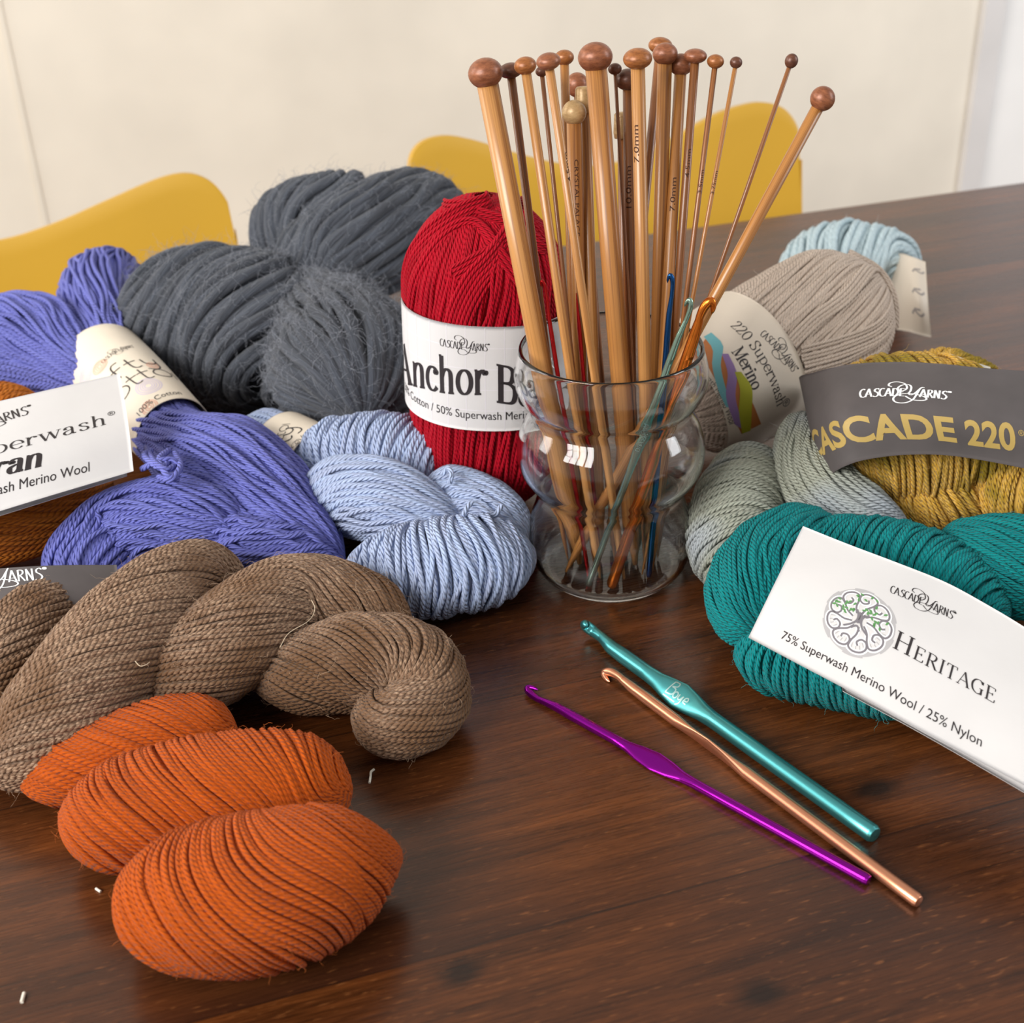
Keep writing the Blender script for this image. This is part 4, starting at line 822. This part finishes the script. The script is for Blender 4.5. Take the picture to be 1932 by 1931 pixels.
pb = Patch([[P(-260, 825, 7.4), P(0, 765, 7.6), P(222, 715, 7.7)], [P(-270, 1056, 5.2), P(0, 973, 5.4), P(240, 898, 5.4)]]); pb.sheet().build('paper_tag_back', M_PAPER, h)
m2 = MB(); put(m2, pc, LOGO, (-150, 845), (64, 779), 1.0); put(m2, pc, serif('Superwash', .1, .035, wide=1.25, track=.05), (-84, 878), (200, 801), .95); put(m2, pc, sans('®'), (203, 786), (217, 783), 1)
put(m2, pc, serif('Aran', .2, .06, slant=.12, wide=1.1), (-62, 915), (80, 879), .95); put(m2, pc, sans('100% Superwash Merino Wool'), (-142, 971), (169, 890), 1.25); m2.build('printed_lettering', M_BLK, lb)

# ---- bulky grey hank
M = yarn_mat('bulky_grey_wool', (86, 90, 99), (60, 62, 68), 2, 0.7, heather=(80, 85, 95), strand_var=0.6, sheen=0.5, dist=0.0014, streak=.5, fibre=1.6)
h = thing('yarn_hank', base_of(530, 740), 'bulky dark grey woolly hank behind the violet skein, left of the red ball', 'yarn')
mb = MB(); yr = .34; kw = dict(wander=1.0, lift=.4, sides=9, pitch=3.0, fr=.008, dens=1.3)
wind(mb, T_([(268, 600, 4.2), (330, 612, 4.3), (430, 617, 4.5), (530, 632, 4.5), (600, 620, 4.4)], [2.4, 4.0, 4.6, 4.4, 2.8], [2.6, 4.2, 4.5, 4.2, 2.6], cap=(.22, .05)), yr, 'ring', 41, tilt=-2.2, t0=-.8, fuzz=6000, flen=1.3, **kw)
wind(mb, T_([(540, 548, 5.6), (592, 598, 5.3), (645, 668, 4.7), (668, 738, 4.3), (680, 790, 3.5)], [.9, 2.8, 4.0, 3.8, 2.4], [.9, 2.6, 3.6, 3.4, 2.2], cap=(.04, .25)), yr, 'long', 42, turns=.1, fuzz=6000, flen=1.4, **kw)
wind(mb, T_([(540, 560, 5.8), (600, 505, 7.0), (690, 455, 8.0), (780, 420, 8.0), (870, 410, 7.0)], [1.2, 2.6, 3.2, 3.1, 2.0], cap=(.04, .25)), yr, 'long', 43, turns=.25, fuzz=2200, flen=1.2, **kw)
wind(mb, T_([(488, 480, 6.4), (550, 440, 7.6), (630, 412, 8.6), (710, 400, 8.6)], [2.0, 2.7, 2.8, 2.2], cap=(.3, .2)), yr, 'ring', 44, tilt=-1.6, t0=-.8, fuzz=1500, flen=1.2, **kw)
mb.build('wound_yarn', [M, FUZZ(M)], h)

# ---- light blue cotton skein
M = yarn_mat('light_blue_cotton', (184, 202, 238), (172, 182, 212), 4, 1.0, strand_var=0.6, sheen=0.08, rough=0.6)
h = thing('yarn_skein', base_of(780, 1040), 'light blue cotton skein in front of the red ball', 'yarn')
mb = MB(); yr = .118
wind(mb, T_([(665, 1075, 1.7), (745, 1080, 2.1), (840, 1070, 2.25), (930, 1055, 2.1), (1006, 1050, 1.6)], [1.4, 2.1, 2.3, 2.1, 1.2], [1.3, 1.9, 2.1, 1.95, 1.2], cap=(.22, .28)), yr, 'ring', 51, tilt=-.7, t0=.5, wander=2.4, lift=.6, bow=.35)
wind(mb, T_([(560, 945, 2.6), (640, 935, 3.0), (730, 950, 3.2), (820, 990, 2.6), (880, 1020, 2.0)], [1.1, 1.8, 1.9, 1.4, .8], cap=(.25, .2)), yr, 'long', 52, turns=.22, wander=2.2, lift=.6)
wind(mb, T_([(800, 930, 3.0), (880, 950, 2.8), (940, 985, 2.4), (985, 1030, 1.8)], [1.4, 1.6, 1.5, 1.0], cap=(.2, .25)), yr, 'long', 53, turns=.15, wander=1.6)
wind(mb, T_([(560, 885, 2.6), (640, 865, 3.2), (730, 860, 3.4), (810, 880, 3.0), (880, 915, 2.4)], [1.5, 1.95, 2.1, 1.8, 1.0], cap=(.2, .25)), yr, 'ring', 54, tilt=-.5, t0=.6, wander=2.2, lift=.6)
tl = T_([(470, 815, 2.3), (540, 850, 2.4), (610, 888, 2.6), (665, 912, 2.6)], [1.6, 1.75, 1.75, 1.5], cap=(.2, 0))
wind(mb, tl, yr, 'long', 55, turns=.1)
strand(mb, [P(510, 838, 3.6), P(522, 850, 4.2), P(524, 872, 4.2), P(538, 888, 4.2), P(552, 880, 4.2), P(546, 868, 4.3), P(532, 874, 4.2)], yr); strand(mb, [P(834, 896, 4.6), P(846, 884, 4.9), P(852, 896, 4.8), P(848, 912, 4.4)], yr); strand(mb, [P(872, 975, 4.2), P(892, 950, 4.4), P(930, 972, 3.9), P(946, 955, 4.1)], yr)
mb.build('wound_yarn', [M, FUZZ(M)], h)
pc = Patch([[tl.ev(np.array(t), np.array(a), .25)[0] for a in np.linspace(-1.2, 4.0, 13)] for t in np.linspace(.36, .74, 5)], closed=True)
lb = pc.sheet().build('paper_label', M_CREAM, h); setp(lb, 'cream paper label')
m2 = MB(); put(m2, pc, LOGO, (556, 868), (594, 812), 1.0); put(m2, pc, mono([q + 0 for q in [np.asarray(s, float) for s in nif[3:]]], .07), (545, 862), (560, 806), 1.0); put(m2, pc, mono(cot, .06), (530, 866), (548, 800), 1.2); m2.build('printed_lettering', M_BLK, lb)

# ---- red ball standing on end
M = yarn_mat('red_cotton', (190, 6, 36), (160, 2, 26), 4, 0.9, strand_var=0.5, sheen=0.08, rough=0.62)
bb = P(918, 948, 0); h = thing('yarn_ball', bb, 'red cotton ball standing on end beside the glass, with a white label', 'yarn')
lean = np.array([0.035, 0.02, 1.0]); mb = MB(); yr = .098
tr = Tube([bb + lean * z for z in (0.1, 4, 8, 12, 15.6)], [3.35, 3.6, 3.62, 3.6, 3.35], up=(0, 1, 0), cap=(.2, .24), power=2.25)
wind(mb, tr, yr, 'long', 61, turns=-.1, wander=1.8, lift=.35, fuzz=250, flen=.4, srange=(0, 1))
F_ = -math.pi / 2
belt(mb, tr, [(.62, F_ + 1.25), (.80, F_ + 1.0), (.93, F_ + .7), (.955, F_ + .1), (.87, F_ - .25), (.74, F_ - .6), (.6, F_ - 1.0)], 3, yr, .1, 1)
belt(mb, tr, [(.84, F_ + .35), (.905, F_ - .2), (.945, F_ - .8), (.97, F_ - 1.7), (.93, F_ - 2.4)], 4, yr, .12, 2)
belt(mb, tr, [(.40, F_ + .45), (.6, F_ + .38), (.76, F_ + .2), (.87, F_ - .1), (.95, F_ - .7), (.985, F_ - 1.8)], 7, yr, .03, 3)
belt(mb, tr, [(.42, F_ + 1.5), (.7, F_ + 1.3), (.86, F_ + 1.05), (.955, F_ + .5), (.99, F_ - .4)], 9, yr, .05, 4)
belt(mb, tr, [(.97, F_ + 1.6), (.985, F_ + .6), (.95, F_ - .5), (.88, F_ - 1.0)], 4, yr, .16, 5)
belt(mb, tr, [(.06, F_ + .9), (.17, F_ + .6), (.3, F_ + .55), (.42, F_ + .5)], 5, yr, .05, 6)
mb.build('wound_yarn', [M, FUZZ(M)], h)
zt, zb = 10.75 / 15.5, 5.7 / 15.5
def bandt(th, b): return (zt + (zb - zt) * b) + .012 * math.cos(th) * 1.0
pc = Patch([[tr.ev(np.array(bandt(th, b)), np.array(th), .25)[0] for th in np.linspace(F_ + 2.9, F_ - 2.9, 29)] for b in np.linspace(0, 1, 6)], na=160, nb=30, closed=True)
lb = pc.sheet().build('paper_label', M_PAPER, h); setp(lb, 'white paper band')
m2 = MB()
for k in range(26):
    a0 = k / 26; b_ = np.linspace(0.01, .99, 12); V = np.vstack([pc.ev(np.full(12, a0 + .0007), b_, .006), pc.ev(np.full(12, a0 - .0007) % 1, b_, .006)]); i = np.arange(11)
    if k: m2.add(V, np.stack([i, i + 1, i + 13, i + 12], 1))
for k in range(1, 5):
    a_ = np.linspace(.01, .99, 90); V = np.vstack([pc.ev(a_, np.full(90, k / 5 + .003), .006), pc.ev(a_, np.full(90, k / 5 - .003), .006)]); i = np.arange(89); m2.add(V, np.stack([i, i + 1, i + 91, i + 90], 1))
m2.build('printed_grid', M_GRID, lb)
m2 = MB(); put(m2, pc, LOGO, (830, 652), (924, 663), 1.0)
put(m2, pc, serif('A', .17, .06, wide=.8), (761, 719), (779, 726), hc=1.95, upb=True); put(m2, pc, serif('n', .17, .06, wide=.8), (780, 727), (802, 732), hc=1.75, upb=True); put(m2, pc, serif('chor', .17, .06, wide=.8, track=.04), (804, 733), (922, 743), hc=1.75, upb=True); put(m2, pc, serif('Bay', .17, .06, wide=.8), (937, 758), (1036, 766), hc=1.8, upb=True)
put(m2, pc, sans('50% Cotton / 50% Superwash Meri'), (765, 735), (988, 790), hc=.58, upb=True); put(m2, pc, sans('no Wool'), (992, 790), (1040, 792), hc=.58, upb=True); m2.build('printed_lettering', M_BLK, lb)

# ---- pale blue skein at the back right
M = yarn_mat('pale_aqua_wool', (190, 208, 214), (172, 192, 200), 2, 0.6, strand_var=0.5, sheen=0.3)
h = thing('yarn_skein', base_of(1600, 600), 'pale aqua skein furthest back on the right, behind the beige ball', 'yarn')
mb = MB(); yr = .2
wind(mb, T_([(1470, 520, 2.6), (1530, 510, 2.9), (1600, 505, 3.1), (1670, 515, 2.8), (1715, 545, 2.2)], [1.6, 2.6, 2.9, 2.6, 1.6], [1.6, 2.6, 3.0, 2.7, 1.6], cap=(.25, .2)), yr, 'ring', 71, tilt=-.9, t0=.4, wander=1.5, fuzz=120, flen=.8)
mb.build('wound_yarn', [M, FUZZ(M)], h)
pc = Patch([[P(1672, 488, 3.6), P(1698, 478, 4.6), P(1722, 485, 4.8), P(1746, 494, 4.6)], [P(1684, 560, 2.3), P(1707, 555, 3.0), P(1731, 562, 3.2), P(1751, 568, 3.0)], [P(1690, 622, .7), P(1714, 626, 1.0), P(1736, 632, 1.0), P(1757, 637, .9)]])
lb = pc.sheet().build('paper_label', M_BEIGE, h); setp(lb, 'beige paper label')
m2 = MB()
for y in (513, 553, 593): put(m2, pc, mono([crv([(0, .1), (.3, .3), (.7, 0), (1, .15)]), [(.3, .4), (.8, .35)]], .14), (1722, y + 2), (1746, y + 4), 1)
m2.build('printed_marks', flat('faded_grey_print', (150, 142, 138), .6), lb)

# ---- beige merino ball
M = yarn_mat('beige_wool', (222, 204, 188), (206, 188, 172), 4, 0.85, strand_var=0.5, sheen=0.15)
axd = nz(.81 * _R + .49 * _U + .26 * _F); b0 = P(1285, 765, 3.7); b1 = b0 + axd * 13.1
h = thing('yarn_ball', np.array([(b0 + b1)[0] / 2, (b0 + b1)[1] / 2, 0]), 'beige merino wool ball with a beige label, right of the glass', 'yarn')
tbg = Tube([b0 - axd * .8, b0 + axd * 3, b0 + axd * 7, b0 + axd * 11, b1], [3.2, 3.6, 3.65, 3.55, 3.2], cap=(.2, .26), power=2.15); mb = MB(); yr = .1
wind(mb, tbg, yr, 'long', 81, turns=.14, wander=1.2, lift=.3, fuzz=150, flen=.4)
def tht(px, py, tb):
    t, th = np.meshgrid(np.linspace(.02, .98, 90), np.linspace(-math.pi, math.pi, 120), indexing='ij'); p, N = tb.ev(t, th); q = proj(p); f = ((CAMP - p) * N).sum(-1) > 0
    d = np.where(f, ((q - [px, py]) ** 2).sum(-1), 1e9); i = np.unravel_index(d.argmin(), d.shape); return float(t[i]), float(th[i])
def pbelt(mb, tb, pix, n, yr, off, seed):
    c = np.array([tht(x, y, tb) for x, y in pix]); c[:, 1] = np.unwrap(c[:, 1]); belt(mb, tb, c, n, yr, off, seed)
pbelt(mb, tbg, [(1492, 648), (1540, 605), (1590, 560), (1628, 520), (1650, 505)], 4, yr, .1, 1)
for k in range(9): pbelt(mb, tbg, [(1508 + k * 3, 660 + k * 16), (1580 + k * 3, 640 + k * 14), (1650 + k * 4, 615 + k * 10), (1688 + k * 2, 560 + k * 11)], 2, yr, .06, 10 + k)
pbelt(mb, tbg, [(1600, 480), (1645, 508), (1680, 560), (1700, 620)], 4, yr, .12, 3)
mb.build('wound_yarn', [M, FUZZ(M)], h)
ta, tb_ = tht(1492, 645, tbg)[0], tht(1345, 735, tbg)[0]
pc = Patch([[tbg.ev(np.array(t), np.array(th), .18)[0] for th in np.linspace(3.6, -2.4, 25)] for t in np.linspace(ta, tb_, 5)], na=120, nb=24, closed=True)
lb = pc.sheet().build('paper_label', M_BEIGE, h); setp(lb, 'beige paper band with a picture of twisted yarn')
def quadfill(mb, px, off=.006, n=14):
    """Printed patch: px = two photo polylines bounding it."""
    A, B = spline(np.array(px[0], float), n), spline(np.array(px[1], float), n); V = []
    for f in np.linspace(0, 1, 6):
        for i in range(n):
            q = A[i] * (1 - f) + B[i] * f; a, b = pc.inv(*q); V.append(pc.ev(np.array(min(max(a, .002), .998)), np.array(min(max(b, .002), .998)), off))
    idx = np.arange(6 * n).reshape(6, n); mb.add(V, np.stack([idx[:-1, :-1], idx[:-1, 1:], idx[1:, 1:], idx[1:, :-1]], -1).reshape(-1, 4))
for nm, rgb, off, A, B in (('rust', (176, 106, 52), .02, [(1317, 660), (1345, 708), (1372, 762), (1399, 819)], [(1331, 640), (1380, 690), (1415, 750), (1436, 800)]),
                           ('aqua', (104, 168, 176), .026, [(1328, 636), (1345, 660), (1344, 692), (1356, 738), (1370, 768)], [(1342, 628), (1364, 652), (1360, 690), (1370, 735), (1382, 770)]),
                           ('lilac', (140, 112, 164), .03, [(1362, 668), (1373, 705), (1370, 750), (1386, 800)], [(1374, 668), (1390, 705), (1388, 752), (1404, 812)]),
                           ('lime', (160, 160, 34), .034, [(1386, 702), (1396, 735), (1394, 775), (1400, 818)], [(1398, 702), (1418, 732), (1418, 775), (1416, 812)])):
    m2 = MB(); quadfill(m2, (A, B), off); m2.build('printed_picture', flat(nm + '_print', rgb, .6), lb)
m2 = MB(); put(m2, pc, LOGO, (1433, 632), (1497, 706), 1.0); put(m2, pc, serif('220 Superwash', .1, .045), (1377, 616), (1466, 768), .88); put(m2, pc, serif('Merino', .15, .06), (1380, 664), (1420, 738), 1.05)
_w = sans('Superwash Merino Wool'); put(m2, pc, _w, (1337, 724), (1376, 801), hc=.5, xr=(_w[0][:, 0].max() - np.ptp(sans('sh Merino Wool')[0][:, 0]), _w[0][:, 0].max())); put(m2, pc, sans('®'), (1474, 762), (1482, 770), 1); m2.build('printed_lettering', M_BLK, lb)

# ---- sage grey skein
M = yarn_mat('sage_grey_wool', (170, 174, 160), (150, 152, 138), 3, 1.0, strand_var=0.5, sheen=0.2, spot=((176, 184, 192), 14))
h = thing('yarn_skein', base_of(1450, 1000), 'sage grey wool skein right of the glass, under the teal hank', 'yarn')
mb = MB(); yr = .105
wind(mb, T_([(1425, 868, 2.2), (1405, 925, 2.6), (1385, 995, 2.5), (1388, 1070, 1.9), (1410, 1120, 1.2)], [1.3, 1.95, 2.1, 1.8, 1.1], cap=(.25, .2)), yr, 'ring', 91, tilt=.5, t0=.3, wander=1.8, lift=.5, fuzz=160, flen=.5)
wind(mb, T_([(1520, 800, 3.8), (1525, 860, 3.9), (1550, 930, 3.5), (1620, 985, 2.9), (1710, 1010, 2.2)], [1.2, 1.6, 1.8, 1.7, 1.2], cap=(.2, .2)), yr, 'long', 92, turns=-.25, wander=1.6, lift=.4, fuzz=120, flen=.5)
mb.build('wound_yarn', [M, FUZZ(M)], h)

# ---- teal hank with the white tag
M = yarn_mat('teal_wool', (6, 140, 142), (0, 112, 118), 3, 1.0, strand_var=0.5, sheen=0.2)
h = thing('yarn_hank', base_of(1640, 1180), 'teal wool hank with a large white tag, at the right edge', 'yarn')
mb = MB(); yr = .092
wind(mb, T_([(1560, 1010, 2.8), (1490, 1035, 3.2), (1425, 1095, 2.9), (1410, 1170, 2.2), (1430, 1220, 1.5)], [1.3, 1.8, 1.9, 1.5, .8], cap=(.15, .2)), yr, 'long', 101, turns=.12, wander=1.8, lift=.5)
wind(mb, T_([(1395, 1225, 1.3), (1460, 1245, 1.6), (1550, 1260, 1.6), (1650, 1285, 1.5), (1760, 1330, 1.2)], [.9, 1.35, 1.5, 1.4, 1.0], cap=(.2, .2)), yr, 'ring', 102, tilt=-.35, t0=.4, wander=1.8, lift=.5, fuzz=220, flen=.45)
wind(mb, T_([(1480, 1045, 2.4), (1590, 1055, 2.9), (1710, 1075, 3.0), (1800, 1110, 2.7), (1900, 1170, 2.1)], [1.3, 1.85, 1.95, 1.7, 1.2], cap=(.15, .2)), yr, 'ring', 103, tilt=-.5, t0=.5, wander=1.8, lift=.5, fuzz=150, flen=.45)
wind(mb, T_([(1760, 1060, 2.4), (1850, 1060, 3.0), (1950, 1075, 3.1), (2060, 1110, 2.4)], [1.3, 1.9, 2.1, 1.5], cap=(.2, .2)), yr, 'long', 104, turns=-.3, wander=1.8, lift=.5, fuzz=100, flen=.45)
wind(mb, T_([(1560, 1140, 1.6), (1700, 1190, 1.8), (1850, 1250, 1.8), (2000, 1320, 1.4)], [1.3, 1.7, 1.7, 1.2], cap=(.2, .2)), yr, 'long', 105, turns=.2)
mb.build('wound_yarn', [M, FUZZ(M)], h)
pc = Patch([[P(1515, 993, 5.5), P(1600, 1027, 5.6), P(1690, 1061, 5.5), P(1780, 1097, 5.2), P(1855, 1137, 4.9), P(1940, 1188, 4.6), P(2060, 1268, 4.2)],
            [P(1462, 1100, 4.8), P(1560, 1145, 4.9), P(1660, 1188, 4.8), P(1760, 1235, 4.5), P(1845, 1284, 4.2), P(1940, 1338, 3.9), P(2065, 1415, 3.5)],
            [P(1412, 1203, 3.7), P(1510, 1255, 3.8), P(1620, 1313, 3.7), P(1730, 1375, 3.5), P(1830, 1428, 3.2), P(1940, 1486, 3.0), P(2070, 1556, 2.7)]], na=90, nb=40)
lb = pc.sheet().build('paper_tag', M_PAPER, h); setp(lb, 'white paper tag with a knotted tree emblem')
pb = Patch([[P(1560, 1070, 4.6), P(1760, 1160, 4.5), P(1940, 1250, 4.0), P(2060, 1330, 3.6)], [P(1590, 1304, 3.3), P(1740, 1385, 3.0), P(1940, 1500, 2.4), P(2070, 1578, 2.1)]]); pb.sheet().build('paper_tag_back', M_PAPER, h)
m2 = MB(); put(m2, pc, LOGO, (1678, 1118), (1802, 1172), 1.0); put(m2, pc, serif('HERITAGE', .115, .045, small=.72, track=.06, wide=1.05), (1684, 1222), (1876, 1328), 1.0)
put(m2, pc, sans('75% Superwash Merino Wool / 25% Nylon'), (1473, 1205), (1851, 1410), 1.2); put(m2, pc, sans('®'), (1797, 1156), (1803, 1159), 1); m2.build('printed_lettering', M_BLK, lb)
def emb(mb, V, F, off):
    c0 = np.array(pc.inv(1621, 1171)) * [pc.LW, pc.LH]; u = np.array(pc.inv(1688, 1206)) * [pc.LW, pc.LH] - c0; s = np.linalg.norm(u); u = u / s; n_ = np.array([u[1], -u[0]])
    q = c0 + V[:, :1] * s * u + V[:, 1:] * s * 1.12 * n_; mb.add(pc.ev(q[:, 0] / pc.LW, q[:, 1] / pc.LH, off), F)
m2 = MB()
for k in range(12):
    a0 = 2 * math.pi * k / 12 + .2; emb(m2, *mono([arc(.0, .0, .90 + .035 * (k % 2), .90 + .035 * (k % 2), math.degrees(a0) - 16, math.degrees(a0) + 16, 10)], .13), .006)
for k in range(22):
    a = math.radians(186 + 8 * k); emb(m2, *mono([np.array([(.5 * math.cos(a), .5 * math.sin(a)), (.8 * math.cos(a + .06), .8 * math.sin(a + .06))])], .022), .006)
m2.build('printed_emblem', M_GREY, lb)
loops = []
for k in range(9):
    a0 = math.pi / 2 + 2 * math.pi * k / 9; R2 = lambda p: np.stack([p[:, 0] * math.cos(a0) - p[:, 1] * math.sin(a0), p[:, 0] * math.sin(a0) + p[:, 1] * math.cos(a0)], 1)
    # a branch that runs out, bends round along the rim and curls back on itself
    loops.append(R2(crv([(.2, .0), (.4, -.06), (.58, -.2), (.74, -.26), (.85, -.14), (.86, .06), (.76, .2), (.6, .2), (.53, .08), (.6, -.04), (.7, -.02)])))
trunk = [crv([(-.32, -.34), (-.16, -.2), (-.06, -.04), (-.07, .12), (-.16, .28)]), crv([(.34, -.3), (.16, -.18), (.07, -.04), (.07, .12), (.2, .26)]), crv([(-.02, -.1), (.0, .12), (.02, .34)]), crv([(-.12, -.3), (.0, -.18), (.12, -.3)]), crv([(-.03, -.1), (-.02, .1), (-.05, .24)]), crv([(.03, -.08), (.04, .1), (.1, .22)])]
m2 = MB(); emb(m2, *mono(loops, .13), .010); m2.build('printed_emblem', M_WHT, lb)
m2 = MB(); emb(m2, *mono(loops + trunk, .055), .014); m2.build('printed_emblem', M_MID, lb)
rs = np.random.RandomState(5); m2 = MB()
for k in range(40):
    a = rs.uniform(.02, math.pi - .02); r_ = rs.uniform(.3, .82); emb(m2, *disc(r_ * math.cos(a), r_ * math.sin(a) + .02, .06, .03, 10, rs.uniform(0, 3.1)), .018)
m2.build('leaf_print', M_LEAF, lb)

# ---- mustard hank with the charcoal band
M = yarn_mat('mustard_heather_wool', (226, 174, 62), (170, 132, 36), 3, 1.0, heather=(230, 188, 104), strand_var=0.8, sheen=0.3, spot=((150, 126, 30), 40))
h = thing('yarn_hank', base_of(1740, 900), 'mustard gold wool hank in a wide charcoal paper band, at the right', 'yarn')
mb = MB(); yr = .105
wind(mb, T_([(1545, 845, 4.2), (1605, 832, 4.6), (1700, 824, 4.9), (1800, 830, 4.8), (1915, 850, 4.3), (1990, 880, 3.8)], [1.6, 2.9, 3.3, 3.1, 2.3, 1.6], [1.6, 3.4, 3.9, 3.6, 2.4, 1.6], cap=(.18, .15)), yr, 'ring', 111, tilt=.8, t0=-.8, wander=3.0, lift=.8, fuzz=350, flen=.6)
wind(mb, T_([(1840, 940, 2.8), (1930, 935, 3.3), (2040, 935, 3.2)], [1.4, 2.1, 1.7], cap=(.3, .3)), yr, 'ring', 112, tilt=-.5, wander=1.6)
wind(mb, T_([(1620, 900, 3.2), (1700, 935, 2.7), (1790, 950, 2.6), (1860, 945, 2.6)], [1.1, 1.5, 1.6, 1.3], cap=(.25, .25)), yr, 'ring', 114, tilt=.8, t0=-.8, wander=2.4, lift=.7)
wind(mb, T_([(1720, 700, 5.6), (1770, 692, 5.6), (1830, 715, 5.2), (1900, 750, 4.6)], [.7, .95, 1.1, .9], cap=(.3, .3)), yr, 'ring', 113, tilt=-.5, wander=1.6)
mb.build('wound_yarn', [M, FUZZ(M)], h)
pc = Patch([[P(1556, 760, 4.2), P(1520, 728, 5.2), P(1508, 712, 6.6), P(1535, 703, 7.6), P(1570, 694, 8.4), (P(1620, 686, 8.8)), P(1700, 683, 9.0), P(1780, 687, 9.0), P(1860, 695, 8.8), P(1960, 702, 8.4), P(2050, 712, 8)],
            [P(1566, 835, 3.4), P(1536, 812, 4.5), P(1526, 800, 5.8), P(1549, 795, 6.8), P(1580, 785, 7.6), P(1625, 774, 8.0), P(1700, 768, 8.2), P(1780, 772, 8.2), P(1860, 784, 8.0), P(1960, 796, 7.6), P(2050, 812, 7.2)],
            [P(1582, 915, 2.2), P(1556, 908, 2.9), P(1546, 902, 3.9), P(1568, 894, 5.0), P(1594, 880, 5.7), P(1632, 868, 6.1), P(1700, 859, 6.3), P(1780, 859, 6.3), P(1860, 870, 6.1), P(1960, 890, 5.8), P(2050, 910, 5.4)]], na=90, nb=30)
lb = pc.sheet(.04).build('paper_band', M_DARK, h); setp(lb, 'charcoal paper band')
m2 = MB(); put(m2, pc, LOGOB, (1620, 751), (1794, 755), 1.0); m2.build('printed_lettering', M_WHT, lb)
m2 = MB(); _w = sans('CASCADE', bold=.03)[0][:, 0].max(); put(m2, pc, sans('CASCADE', bold=.03), (1553, 857), (1806, 834), .92, xr=(_w - np.ptp(sans('ASCADE', bold=.03)[0][:, 0]), _w)); put(m2, pc, sans('220', bold=.03), (1826, 838), (1918, 850), 1.15); put(m2, pc, sans('®'), (1921, 822), (1932, 824), 1); m2.build('printed_lettering', M_GOLDP, lb)
m2 = MB()
for k in range(3): strand(m2, [P(1790 + 3 * k, 668 + 4 * k, 8.2), P(1830, 682 + 3 * k, 8.0), P(1868, 694 + k, 7.6)], .035, n=20, sides=5)
setp(m2.build('tie_thread', flat('clear_tie', (206, 200, 188), .3), h), 'shiny pale tie thread')
